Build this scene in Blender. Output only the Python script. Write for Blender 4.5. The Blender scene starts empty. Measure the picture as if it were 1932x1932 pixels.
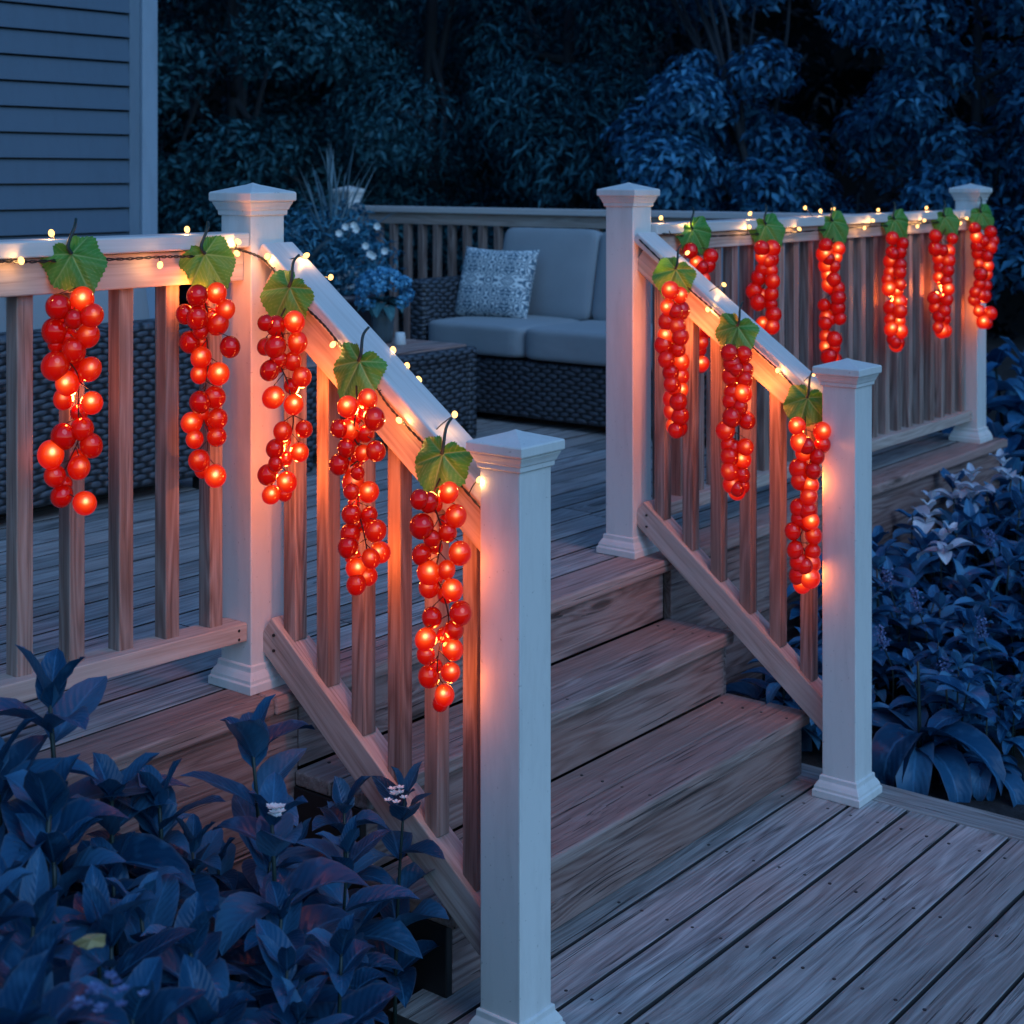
import bpy, math, random
import numpy as np
from mathutils import Vector, Matrix
random.seed(7); RNG = np.random.default_rng(11)
S = bpy.context.scene
COL = S.collection

# ------------------------------------------------------------------ camera frame (x runs along the deck edge, y away from it, z up; upper deck at z 0)
FPX, Y0, CX, TH, HC = 2945.0, 330.0, 966.0, math.radians(38.4), 1.17
sT, cT = math.sin(TH), math.cos(TH)
RIGHT = Vector((sT, -cT, 0)); FWD = Vector((cT, sT, 0)); UP = Vector((0, 0, 1))
def ray(px, py):
    a = (px-CX)/FPX
    return Vector((a*sT+cT, -a*cT+sT, -(py-Y0)/FPX))
def at_x(px, py, x): r = ray(px, py); return Vector((0, 0, HC)) + r*(x/r.x)
def at_y(px, py, y): r = ray(px, py); return Vector((0, 0, HC)) + r*(y/r.y)
def at_d(px, py, b): return Vector((0, 0, HC)) + ray(px, py)*b

# ------------------------------------------------------------------ node helpers
class NT:
    def __init__(s, name):
        s.m = bpy.data.materials.new(name); s.m.use_nodes = True
        s.t = s.m.node_tree; s.t.nodes.clear()
        s.out = s.t.nodes.new('ShaderNodeOutputMaterial')
    def n(s, typ, ins=None, **kw):
        nd = s.t.nodes.new(typ)
        for k, v in kw.items(): setattr(nd, k, v)
        for k, v in (ins or {}).items():
            if isinstance(v, bpy.types.NodeSocket): s.t.links.new(v, nd.inputs[k])
            else:
                if isinstance(v, (tuple, list)) and len(v) == 3 and nd.inputs[k].type == 'RGBA': v = (*v, 1)
                nd.inputs[k].default_value = v
        return nd
    def math(s, op, a, b=0.0, c=0.0, clamp=False):
        nd = s.n('ShaderNodeMath', {0: a, 1: b, 2: c}, operation=op); nd.use_clamp = clamp; return nd.outputs[0]
    def vm(s, op, a, b=(0, 0, 0)):
        nd = s.n('ShaderNodeVectorMath', {0: a, 1: b}, operation=op)
        return nd.outputs[1] if op in ('LENGTH', 'DOT_PRODUCT', 'DISTANCE') else nd.outputs[0]
    def noise(s, vec, scale=1.0, detail=2.0, rough=.5, dist=0.0):
        return s.n('ShaderNodeTexNoise', {'Vector': vec, 'Scale': scale, 'Detail': detail, 'Roughness': rough, 'Distortion': dist}).outputs[0]
    def ramp(s, fac, stops):
        nd = s.n('ShaderNodeValToRGB', {0: fac}); e = nd.color_ramp.elements
        while len(e) < len(stops): e.new(.5)
        for i, (p, c) in enumerate(stops):
            e[i].position = p; e[i].color = (*c, 1) if isinstance(c, tuple) else (c, c, c, 1)
        return nd.outputs[0]
    def mix(s, f, a, b, blend='MIX'):
        nd = s.n('ShaderNodeMix', data_type='RGBA', blend_type=blend)
        for k, v in ((0, f), (6, a), (7, b)):
            if isinstance(v, bpy.types.NodeSocket): s.t.links.new(v, nd.inputs[k])
            else: nd.inputs[k].default_value = (*v, 1) if isinstance(v, tuple) else v
        return nd.outputs[2]
    def attr(s, name, fac=False):
        nd = s.n('ShaderNodeAttribute'); nd.attribute_name = name
        return nd.outputs['Fac'] if fac else nd.outputs['Vector']
    def tc(s, o='Object'): return s.n('ShaderNodeTexCoord').outputs[o]
    def bump(s, h, strength=.3, dist=.002): return s.n('ShaderNodeBump', {'Height': h, 'Strength': strength, 'Distance': dist}).outputs[0]
    def done(s, sh): s.t.links.new(sh, s.out.inputs[0]); return s.m
    def bsdf(s, **k):
        names = {'base': 'Base Color', 'rough': 'Roughness', 'normal': 'Normal', 'metal': 'Metallic', 'spec': 'Specular IOR Level',
                 'sheen': 'Sheen Weight', 'coat': 'Coat Weight', 'trans': 'Transmission Weight', 'alpha': 'Alpha', 'ior': 'IOR',
                 'emit': 'Emission Color', 'es': 'Emission Strength'}
        return s.n('ShaderNodeBsdfPrincipled', {names[a]: b for a, b in k.items()}).outputs[0]

def wood(name, dark, mid, light, crack=1.0, ring=.5, rough=.62, bump=.5, knots=1.0, vary=.35, warm=(.45, .28, .22), warmf=.25):
    t = NT(name); g = t.attr('gc'); r = t.attr('rn', True)
    n0 = t.n('ShaderNodeTexNoise', {'Vector': t.vm('MULTIPLY', g, (1.6, 7, 7)), 'Scale': 1.0, 'Detail': 2.0}).outputs[1]
    kn = t.n('ShaderNodeTexVoronoi', {'Vector': t.vm('MULTIPLY', g, (1.7, 7.5, 7.5)), 'Scale': 1.0}, feature='F1')
    kd = kn.outputs['Distance']
    pick = t.math('GREATER_THAN', t.n('ShaderNodeSeparateColor', {0: kn.outputs['Color']}).outputs[0], .45)
    bend = t.math('MULTIPLY', t.math('POWER', 2.718, t.math('MULTIPLY', t.math('MULTIPLY', kd, kd), -16.0)), t.math('MULTIPLY', pick, .022*knots))
    off = t.vm('MULTIPLY', t.vm('SUBTRACT', n0, (.5, .5, .5)), (0, .022, .022))
    g2 = t.vm('ADD', t.vm('ADD', g, off), t.n('ShaderNodeCombineXYZ', {0: 0.0, 1: bend, 2: bend}).outputs[0])
    big = t.noise(t.vm('MULTIPLY', g2, (.9, 13, 13)), 1, 2)
    rings = t.math('PINGPONG', t.math('MULTIPLY', big, 11.0), .5)
    rings = t.math('MULTIPLY', rings, 2.0)
    fib = t.noise(t.vm('MULTIPLY', g2, (7, 260, 260)), 1, 3, .6)
    streak = t.noise(t.vm('MULTIPLY', g2, (1.6, 62, 62)), 1, 4, .62)
    blot = t.noise(t.vm('MULTIPLY', g, (3, 6, 6)), 1, 3)
    cr = t.noise(t.vm('MULTIPLY', g2, (1.5, 125, 125)), 1, 2.5, .55)
    cmask = t.ramp(cr, [(.0, 1.0), (.35, 1.0), (.385, 0.0), (1.0, 0.0)])
    sparse = t.ramp(t.noise(t.vm('MULTIPLY', g, (2, 9, 9)), 1.3, 2), [(.44, 0.0), (.56, 1.0)])
    cmask = t.math('MULTIPLY', t.math('MULTIPLY', cmask, sparse), crack, clamp=True)
    kmask = t.math('MULTIPLY', t.ramp(kd, [(.0, 1.0), (.07, .9), (.12, 0.0)]), t.math('MULTIPLY', pick, knots), clamp=True)
    v = t.math('ADD', t.math('MULTIPLY', streak, .8), t.math('MULTIPLY', rings, ring*.45))
    v = t.math('ADD', v, t.math('MULTIPLY', t.math('SUBTRACT', fib, .5), .55))
    c = t.ramp(v, [(.24, dark), (.52, mid), (.84, light)])
    c = t.mix(t.math('MULTIPLY', t.ramp(blot, [(.42, 0.0), (.68, 1.0)]), warmf), c, warm, 'MIX')
    br = t.math('ADD', t.math('MULTIPLY', r, vary), 1-vary*.5); c = t.mix(t.math('MULTIPLY', t.math('FRACT', t.math('MULTIPLY', r, 7.3)), warmf*.9), c, warm)
    c = t.mix(1.0, c, t.n('ShaderNodeCombineColor', {0: br, 1: br, 2: br}).outputs[0], 'MULTIPLY')
    c = t.mix(t.math('MULTIPLY', kmask, .8), c, (.03, .02, .016))
    c = t.mix(t.math('MULTIPLY', cmask, .75), c, (.02, .018, .02))
    h = t.math('SUBTRACT', t.math('ADD', t.math('MULTIPLY', fib, .35), t.math('MULTIPLY', v, .5)), t.math('MULTIPLY', cmask, 1.6))
    rg = t.math('ADD', t.math('MULTIPLY', streak, .3), rough-.15)
    return t.done(t.bsdf(base=c, rough=rg, normal=t.bump(h, bump, .0025), spec=.35))

def painted(name, col, rough=.42, grime=.2):
    t = NT(name); o = t.tc()
    n = t.noise(t.vm('MULTIPLY', o, (14, 14, 3)), 1, 6, .7); f = t.noise(o, 260, 2)
    c = t.mix(t.math('MULTIPLY', t.ramp(n, [(.45, 0.0), (.75, 1.0)]), grime*3), col, tuple(x*.72 for x in col))
    sp = t.ramp(t.noise(o, 95, 2, .6), [(.0, 1.0), (.27, 1.0), (.30, 0.0)])
    c = t.mix(t.math('MULTIPLY', sp, .45), c, tuple(x*.35 for x in col))
    return t.done(t.bsdf(base=c, rough=t.math('ADD', t.math('MULTIPLY', n, .25), rough-.12), normal=t.bump(t.math('ADD', f, n), .12, .0012)))

def flat(name, col, rough=.6, **k):
    t = NT(name); n = t.noise(t.tc(), 30, 3)
    c = t.mix(n, tuple(x*.75 for x in col), tuple(min(1, x*1.2) for x in col))
    return t.done(t.bsdf(base=c, rough=rough, **k))

def foliage(name, c0, c1, c2, rough=.45, vein=True, spec=.22):
    t = NT(name); r = t.attr('rn', True); g = t.attr('gc')
    oi = t.n('ShaderNodeObjectInfo').outputs['Random']
    x = t.math('FRACT', t.math('ADD', r, t.math('MULTIPLY', oi, .37)))
    c = t.ramp(x, [(.0, c0), (.55, c1), (.93, c2), (1.0, c2)])
    nrm = None
    if vein:
        sep = t.n('ShaderNodeSeparateXYZ', {0: g})
        a = t.math('ABSOLUTE', sep.outputs[1])
        mid = t.ramp(a, [(.0, 1.0), (.05, .6), (.09, 0.0)])
        side = t.math('SINE', t.math('MULTIPLY', t.math('SUBTRACT', sep.outputs[0], t.math('MULTIPLY', a, .32)), 58.0))
        edge = t.ramp(a, [(.86, 0.0), (1.0, 1.0)])
        c = t.mix(t.math('MULTIPLY', mid, .35), c, tuple(min(1, v*2.1) for v in c2))
        c = t.mix(t.math('MULTIPLY', edge, .3), c, (.16, .15, .17))
        nn = t.noise(t.tc(), 40, 3)
        c = t.mix(t.math('MULTIPLY', t.ramp(nn, [(.55, 0.0), (.75, 1.0)]), .35), c, tuple(v*1.6 for v in c2))
        nrm = t.bump(t.math('ADD', t.math('MULTIPLY', side, .35), nn), .35, .002)
    k = dict(base=c, rough=rough, spec=spec)
    if nrm: k['normal'] = nrm
    b = t.bsdf(**k)
    tr = t.n('ShaderNodeBsdfTranslucent', {'Color': c}).outputs[0]
    return t.done(t.n('ShaderNodeMixShader', {0: .2, 1: b, 2: tr}).outputs[0])

def wicker(name, col):
    t = NT(name); o = t.tc(); N = t.n('ShaderNodeNewGeometry').outputs['Normal']
    so = t.n('ShaderNodeSeparateXYZ', {0: o}); sn = t.n('ShaderNodeSeparateXYZ', {0: N})
    top = t.math('GREATER_THAN', t.math('ABSOLUTE', sn.outputs[2]), .7)
    fx = t.math('GREATER_THAN', t.math('ABSOLUTE', sn.outputs[0]), .7)
    h = t.math('ADD', t.math('MULTIPLY', so.outputs[0], t.math('SUBTRACT', 1.0, fx)), t.math('MULTIPLY', so.outputs[1], fx))
    v = t.math('ADD', t.math('MULTIPLY', so.outputs[2], t.math('SUBTRACT', 1.0, top)), t.math('MULTIPLY', so.outputs[1], top))
    w = t.math('SUBTRACT', t.noise(o, 9, 2), .5)
    v = t.math('ADD', t.math('MULTIPLY', v, 1/.021), t.math('MULTIPLY', w, 1.6))
    h = t.math('ADD', t.math('MULTIPLY', h, 1/.065), t.math('MULTIPLY', w, .8))
    row = t.math('FLOOR', v)
    ph = t.math('ADD', t.math('MULTIPLY', h, 6.2832), t.math('MULTIPLY', row, 3.14159))
    over = t.math('ADD', t.math('MULTIPLY', t.math('SINE', ph), .5), .5)
    prof = t.math('SINE', t.math('MULTIPLY', t.math('FRACT', v), 3.14159))
    hh = t.math('MULTIPLY', t.math('POWER', prof, .6), t.math('ADD', t.math('MULTIPLY', over, .75), .25))
    strand = t.noise(t.n('ShaderNodeCombineXYZ', {0: h, 1: row, 2: 0.0}).outputs[0], .6, 2)
    c = t.mix(t.ramp(hh, [(.1, 0.0), (.55, 1.0)]), tuple(x*.18 for x in col), col)
    c = t.mix(t.math('MULTIPLY', strand, .6), c, tuple(x*2.0 for x in col))
    c = t.mix(t.ramp(hh, [(.2, 1.0), (.5, 0.0)]), c, tuple(x*.12 for x in col))
    return t.done(t.bsdf(base=c, rough=.45, normal=t.bump(hh, 1.0, .007)))

def fabric(name, col):
    t = NT(name); o = t.tc()
    wv = t.math('ADD', t.noise(t.vm('MULTIPLY', o, (900, 200, 200)), 1, 1), t.noise(t.vm('MULTIPLY', o, (200, 900, 900)), 1, 1))
    wr = t.noise(t.vm('MULTIPLY', o, (5, 5, 9)), 1, 3)
    c = t.mix(wr, tuple(x*.82 for x in col), tuple(x*1.12 for x in col))
    return t.done(t.bsdf(base=c, rough=.85, sheen=.15, normal=t.bump(t.math('ADD', t.math('MULTIPLY', wv, .04), t.math('MULTIPLY', wr, 1.5)), .5, .006)))

M = {}
M['deck'] = wood('weathered_deck_wood', (.095, .09, .095), (.29, .29, .30), (.56, .56, .57), crack=1.1, ring=.5, warm=(.40, .30, .26), warmf=.28, vary=.45, bump=.8)
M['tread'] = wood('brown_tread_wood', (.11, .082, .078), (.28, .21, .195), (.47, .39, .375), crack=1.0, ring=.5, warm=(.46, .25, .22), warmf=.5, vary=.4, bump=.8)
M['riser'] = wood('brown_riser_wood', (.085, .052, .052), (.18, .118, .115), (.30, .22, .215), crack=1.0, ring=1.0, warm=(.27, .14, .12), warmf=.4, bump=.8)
M['baluster'] = wood('reddish_baluster_wood', (.10, .062, .055), (.235, .165, .15), (.40, .32, .30), crack=.5, ring=.8, knots=.2, bump=.25, rough=.5, warm=(.36, .22, .18), warmf=.35)
M['board_edge'] = flat('gap_shade_board_edge', (.030, .028, .030), .9)  # near-black board sides: the shade of the gaps is put into the colour
M['rail'] = wood('whitewashed_rail_wood', (.33, .245, .215), (.50, .40, .365), (.64, .56, .53), crack=.4, ring=.6, knots=.35, bump=.2, rough=.45, warm=(.52, .38, .33), warmf=.35, vary=.15)
M['rail_cap'] = wood('pale_rail_cap', (.58, .55, .55), (.68, .66, .67), (.76, .75, .76), crack=.08, ring=.15, knots=0, bump=.1, rough=.38, warm=(.6, .52, .5), warmf=.2, vary=.1)
M['post'] = painted('white_post_vinyl', (.70, .69, .69))
M['siding'] = painted('slate_blue_siding', (.085, .130, .190), .5, .1)
M['trim'] = painted('grey_blue_trim', (.27, .35, .45), .45)
M['channel'] = painted('dark_trim_channel', (.15, .21, .28), .5)
M['wicker'] = wicker('dark_wicker', (.060, .068, .085))
M['cushion'] = fabric('grey_blue_cushion', (.28, .31, .34))
M['piping'] = flat('dark_piping', (.06, .08, .11), .8)
M['black'] = flat('black_metal', (.01, .01, .012), .5)
M['wire'] = flat('dark_wire', (.012, .010, .009), .4)
M['stem'] = flat('dark_green_stem', (.012, .03, .03), .5)
M['vine'] = flat('brown_vine', (.05, .012, .008), .5)
M['bark'] = flat('dark_bark', (.028, .034, .045), .9)
M['pot'] = flat('dark_plum_pot', (.035, .03, .045), .4)
M['bush'] = foliage('blue_bed_foliage', (.006, .042, .10), (.014, .085, .19), (.045, .15, .28), .34)
M['bush2'] = foliage('blue_garden_foliage', (.007, .06, .15), (.022, .125, .28), (.08, .27, .46), .36)
M['treeleaf'] = foliage('teal_dark_leaves', (.008, .045, .065), (.020, .095, .125), (.055, .19, .25), .5, vein=False)
M['fir'] = foliage('dark_fir_leaves', (.011, .065, .10), (.028, .14, .20), (.07, .25, .33), .55, vein=False)
M['maple'] = foliage('dusk_blue_leaves', (.014, .085, .18), (.04, .18, .34), (.10, .34, .55), .42, vein=False)
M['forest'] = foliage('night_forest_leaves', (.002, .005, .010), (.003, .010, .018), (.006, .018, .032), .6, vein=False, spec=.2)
M['planterleaf'] = foliage('planter_blue_leaves', (.03, .15, .25), (.06, .25, .40), (.14, .40, .56), .5, vein=False)
M['grass'] = foliage('grey_blue_blades', (.09, .16, .2), (.15, .26, .33), (.28, .40, .46), .5, vein=False)
M['petal'] = foliage('blue_hydrangea_petals', (.05, .24, .42), (.10, .36, .58), (.22, .52, .72), .6, vein=False)
M['vaseleaf'] = foliage('teal_vase_leaves', (.04, .12, .15), (.06, .18, .2), (.10, .26, .28), .5)
M['white'] = flat('white_petals', (.75, .77, .78), .6)
M['whiteleaf'] = foliage('pale_variegated_leaves', (.35, .45, .6), (.5, .6, .72), (.62, .7, .78), .5)
M['lilac'] = foliage('lilac_blue_florets', (.08, .14, .32), (.14, .22, .45), (.24, .34, .6), .6, vein=False)
M['yellow'] = flat('dry_yellow_leaf', (.34, .27, .13), .7)
t = NT('dark_soil'); o = t.tc(); n = t.noise(o, 14, 8, .7); n2 = t.noise(o, 1.2, 3)
c = t.mix(t.ramp(n, [(.4, 0.0), (.7, 1.0)]), (.008, .009, .012), (.035, .035, .042)); M['soil'] = t.done(t.bsdf(base=c, rough=.95, normal=t.bump(n, 1.0, .03)))
t = NT('smoky_vase_glass'); M['glass'] = t.done(t.bsdf(base=(.35, .48, .55), rough=.15, trans=.75, ior=1.3))

# damask cushion
t = NT('damask_cushion'); o = t.tc('Generated'); so = t.n('ShaderNodeSeparateXYZ', {0: o})
px = t.math('PINGPONG', t.math('MULTIPLY', so.outputs[0], 2.0), .5); py = t.math('PINGPONG', t.math('MULTIPLY', so.outputs[1], 2.4), .6)
pv = t.n('ShaderNodeCombineXYZ', {0: px, 1: py, 2: 0.0}).outputs[0]
nn = t.math('ADD', t.noise(pv, 3.6, 0.0, .5, .9), t.math('MULTIPLY', t.vm('LENGTH', t.vm('SUBTRACT', pv, (.5, .3, 0))), 1.1))
ln = t.math('ABSOLUTE', t.math('SUBTRACT', t.math('PINGPONG', t.math('MULTIPLY', nn, 3.0), .5), .25))
mk = t.ramp(ln, [(.095, 1.0), (.12, 0.0)])
c = t.mix(mk, (.10, .17, .23), (.70, .76, .78)); M['damask'] = t.done(t.bsdf(base=c, rough=.85))

# grape leaf
t = NT('green_grape_leaf'); vn = t.attr('vein', True); g = t.attr('gc'); n = t.noise(g, 22, 3)
c = t.mix(n, (.03, .19, .035), (.08, .36, .06)); c = t.mix(t.ramp(t.noise(g, 9, 2), [(.5, 0.0), (.75, 1.0)]), c, (.14, .28, .04))
c = t.mix(t.math('MULTIPLY', vn, .8), c, (.40, .55, .20))
bm_ = t.bump(t.math('ADD', t.math('MULTIPLY', vn, -1.0), t.math('MULTIPLY', n, .6)), .6, .002)
b = t.bsdf(base=c, rough=.45, normal=bm_, spec=.4); tr = t.n('ShaderNodeBsdfTranslucent', {'Color': (.12, .30, .02, 1)}).outputs[0]
M['leaf'] = t.done(t.n('ShaderNodeMixShader', {0: .25, 1: b, 2: tr}).outputs[0])

# translucent red berry with a small lamp inside; how strongly it is lit is in the object's colour
t = NT('red_lit_berry'); P = t.tc(); I = t.n('ShaderNodeNewGeometry').outputs['Incoming']
Io = t.vm('NORMALIZE', t.n('ShaderNodeVectorTransform', {0: I}, vector_type='VECTOR', convert_from='WORLD', convert_to='OBJECT').outputs[0])
d = t.vm('LENGTH', t.vm('CROSS_PRODUCT', t.vm('SUBTRACT', P, (.16, .0, .2)), Io))
oc = t.n('ShaderNodeObjectInfo').outputs['Color']; sc_ = t.n('ShaderNodeSeparateColor', {0: oc}); L = sc_.outputs[0]
def gauss(w): return t.math('POWER', 2.718, t.math('MULTIPLY', t.math('MULTIPLY', d, d), -1/(w*w)))
core, mid = gauss(.20), gauss(.52)
stk = t.math('ADD', t.math('MULTIPLY', t.noise(t.vm('NORMALIZE', P), 9, 3, .7), .9), .55)
L2 = t.math('MULTIPLY', L, L)
fac = t.vm('DOT_PRODUCT', t.vm('NORMALIZE', P), Io)
fcl = t.math('MAXIMUM', fac, 0.0)
e1 = t.vm('SCALE', (1.0, .62, .22)); e1.node.inputs['Scale'].default_value = 1; t.t.links.new(t.math('MULTIPLY', core, t.math('MULTIPLY', L2, 2.6)), e1.node.inputs['Scale'])
e2 = t.vm('SCALE', (1.0, .17, .018)); t.t.links.new(t.math('MULTIPLY', t.math('MULTIPLY', mid, stk), t.math('MULTIPLY', L2, 1.25)), e2.node.inputs['Scale'])
e3 = t.vm('SCALE', (1.0, .005, .002)); t.t.links.new(t.math('ADD', t.math('MULTIPLY', L, .42), t.math('MULTIPLY', t.math('ADD', t.math('POWER', fcl, 1.5), .14), .33)), e3.node.inputs['Scale'])
em = t.vm('ADD', t.vm('ADD', e1, e2), e3)
b = t.bsdf(base=(.13, .0, .0), rough=.07, spec=.55, emit=em, es=1.0)
M['berry'] = t.done(b)
try: M['berry'].cycles.emission_sampling = 'NONE'
except Exception: pass
t = NT('warm_led_bulb'); M['bulb'] = t.done(t.n('ShaderNodeEmission', {'Color': (1, .52, .16, 1), 'Strength': 3.6}).outputs[0])

# ------------------------------------------------------------------ object helpers
WL = {}
def tag(o, label=None, cat=None, group=None, kind=None):
    if label: o['label'] = label
    if cat: o['category'] = cat
    if group: o['group'] = group
    if kind: o['kind'] = kind
    return o
def thing(name, label, cat, loc=(0, 0, 0), group=None, kind=None):
    o = bpy.data.objects.new(name, None); COL.objects.link(o); o.location = loc; o.empty_display_size = .1
    WL[o.name] = Vector(loc); return tag(o, label, cat, group, kind)
def link(name, me, parent=None, loc=None):
    o = bpy.data.objects.new(name, me); COL.objects.link(o)
    if parent: o.parent = parent
    if loc is not None: o.location = loc
    return o

class MB:
    def __init__(s): s.v = []; s.f = []; s.g = []; s.r = []
    def add(s, vs, fs, gs=None, r=None):
        k = len(s.v); s.v += [tuple(v) for v in vs]; s.f += [tuple(i+k for i in f) for f in fs]
        s.g += [tuple(g) for g in (gs or vs)]; r = random.random() if r is None else r
        s.r += (list(r) if hasattr(r, '__len__') else [r]*len(vs))
    def box(s, lo, hi, L=0, r=None):
        c = Vector([(a+b)/2 for a, b in zip(lo, hi)]); e = [abs(b-a)/2 for a, b in zip(lo, hi)]
        s.obox(c, [Vector((1, 0, 0)), Vector((0, 1, 0)), Vector((0, 0, 1))], e, L, r)
    def obox(s, c, ax, e, L=0, r=None):
        off = Vector((random.uniform(-9, 9), random.uniform(-9, 9), random.uniform(-9, 9)))
        o = [L, (L+1) % 3, (L+2) % 3]; vs = []; gs = []
        for i in range(8):
            q = [(1 if i >> k & 1 else -1)*e[k] for k in range(3)]
            vs.append(c+ax[0]*q[0]+ax[1]*q[1]+ax[2]*q[2]); gs.append(Vector((q[o[0]], q[o[1]], q[o[2]]))+off)
        s.add(vs, [(0, 2, 3, 1), (4, 5, 7, 6), (0, 1, 5, 4), (2, 6, 7, 3), (0, 4, 6, 2), (1, 3, 7, 5)], gs, r)
    def beam(s, p, q, side, w, h, r=None):
        # a beam from p to q; side = horizontal side vector, w = size along side, h = size along the third axis
        p, q = Vector(p), Vector(q); d = (q-p).normalized(); sd = Vector(side).normalized(); n = d.cross(sd).normalized()
        s.obox((p+q)/2, [d, sd, n], [(q-p).length/2, w/2, h/2], 0, r)
    def sq(s, cx, cy, prof):
        vs = []; fs = []
        for z, h in prof: vs += [(cx-h, cy-h, z), (cx+h, cy-h, z), (cx+h, cy+h, z), (cx-h, cy+h, z)]
        n = len(prof); fs.append((3, 2, 1, 0)); fs.append(tuple(range(4*n-4, 4*n)))
        for i in range(n-1):
            for k in range(4): fs.append((4*i+k, 4*i+(k+1) % 4, 4*i+4+(k+1) % 4, 4*i+4+k))
        s.add(vs, fs)
    def lathe(s, c, prof, seg=24):
        vs = []; fs = []
        for z, r in prof:
            for k in range(seg): a = 2*math.pi*k/seg; vs.append((c[0]+r*math.cos(a), c[1]+r*math.sin(a), c[2]+z))
        for i in range(len(prof)-1):
            for k in range(seg): fs.append((i*seg+k, i*seg+(k+1) % seg, (i+1)*seg+(k+1) % seg, (i+1)*seg+k))
        fs.append(tuple(reversed(range(seg)))); fs.append(tuple(range((len(prof)-1)*seg, len(prof)*seg)))
        s.add(vs, fs)
    def tube(s, pts, r0, r1=None, seg=6):
        r1 = r0 if r1 is None else r1; pts = [Vector(p) for p in pts]; n = len(pts); vs = []; fs = []
        ref = Vector((.3, .5, .81))
        for i, p in enumerate(pts):
            d = (pts[min(i+1, n-1)]-pts[max(i-1, 0)]).normalized(); a = d.cross(ref).normalized(); b = d.cross(a)
            r = r0+(r1-r0)*i/max(1, n-1)
            for k in range(seg): t_ = 2*math.pi*k/seg; vs.append(p+a*(r*math.cos(t_))+b*(r*math.sin(t_)))
        for i in range(n-1):
            for k in range(seg): fs.append((i*seg+k, i*seg+(k+1) % seg, (i+1)*seg+(k+1) % seg, (i+1)*seg+k))
        fs.append(tuple(reversed(range(seg)))); fs.append(tuple(range((n-1)*seg, n*seg)))
        s.add(vs, fs)
    def mesh(s, name, mat, org=(0, 0, 0), smooth=False):
        me = bpy.data.meshes.new(name); o = Vector(org)
        me.from_pydata([tuple(Vector(v)-o) for v in s.v], [], s.f)
        a = me.attributes.new('gc', 'FLOAT_VECTOR', 'POINT'); a.data.foreach_set('vector', np.array(s.g, dtype=np.float32).ravel())
        a = me.attributes.new('rn', 'FLOAT', 'POINT'); a.data.foreach_set('value', np.array(s.r, dtype=np.float32))
        me.materials.append(mat)
        if smooth: me.polygons.foreach_set('use_smooth', [True]*len(me.polygons))
        me.update(); return me
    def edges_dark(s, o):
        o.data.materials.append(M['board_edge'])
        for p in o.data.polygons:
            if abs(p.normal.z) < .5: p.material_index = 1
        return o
    def build(s, name, mat, parent=None, bevel=0, smooth=False, seg=2):
        org = WL[parent.name] if parent else (0, 0, 0)
        if parent is not None and parent.parent is not None: org = WL[parent.name]
        o = link(name, s.mesh(name, mat, org, smooth), parent); WL[o.name] = Vector(org)
        if bevel:
            b = o.modifiers.new('bevel', 'BEVEL'); b.width = bevel; b.segments = seg; b.limit_method = 'ANGLE'; b.angle_limit = math.radians(40)
        return o

def fast_mesh(name, V, F, mat, rn=None, gc=None, smooth=False):
    me = bpy.data.meshes.new(name); nf, k = F.shape
    me.vertices.add(len(V)); me.vertices.foreach_set('co', V.astype(np.float32).ravel())
    me.loops.add(nf*k); me.loops.foreach_set('vertex_index', F.astype(np.int32).ravel())
    me.polygons.add(nf); me.polygons.foreach_set('loop_start', np.arange(nf, dtype=np.int32)*k)
    me.polygons.foreach_set('loop_total', np.full(nf, k, dtype=np.int32))
    if smooth: me.polygons.foreach_set('use_smooth', np.ones(nf, dtype=bool))
    a = me.attributes.new('rn', 'FLOAT', 'POINT'); a.data.foreach_set('value', (rn if rn is not None else np.zeros(len(V))).astype(np.float32))
    a = me.attributes.new('gc', 'FLOAT_VECTOR', 'POINT'); a.data.foreach_set('vector', (gc if gc is not None else V).astype(np.float32).ravel())
    me.materials.append(mat); me.update(); me.validate(); return me

def sm(pts, n=6):
    pts = [Vector(p) for p in pts]; out = []
    for i in range(len(pts)-1):
        p0, p1, p2, p3 = pts[max(i-1, 0)], pts[i], pts[i+1], pts[min(i+2, len(pts)-1)]
        for k in range(n):
            u = k/n; out.append(.5*((2*p1)+(p2-p0)*u+(2*p0-5*p1+4*p2-p3)*u*u+(3*p1-p0-3*p2+p3)*u**3))
    return out+[pts[-1]]

# ------------------------------------------------------------------ ground
GZ = -.60
me = bpy.data.meshes.new('ground'); n = 60; xs = [(-1+2*i/n) for i in range(n+1)]; vs = []
for a in xs:
    for b in xs:
        x, y = 5+np.sign(a)*(abs(a)**3*150+abs(a)*6), 4+np.sign(b)*(abs(b)**3*150+abs(b)*6)
        vs.append((x, y, GZ+.02*math.sin(x*2.1+y)*math.cos(y*1.7-x*.6)))
me.from_pydata(vs, [], [(i*(n+1)+j, (i+1)*(n+1)+j, (i+1)*(n+1)+j+1, i*(n+1)+j+1) for i in range(n) for j in range(n)])
me.materials.append(M['soil']); tag(link('ground', me), kind='structure')

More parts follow.
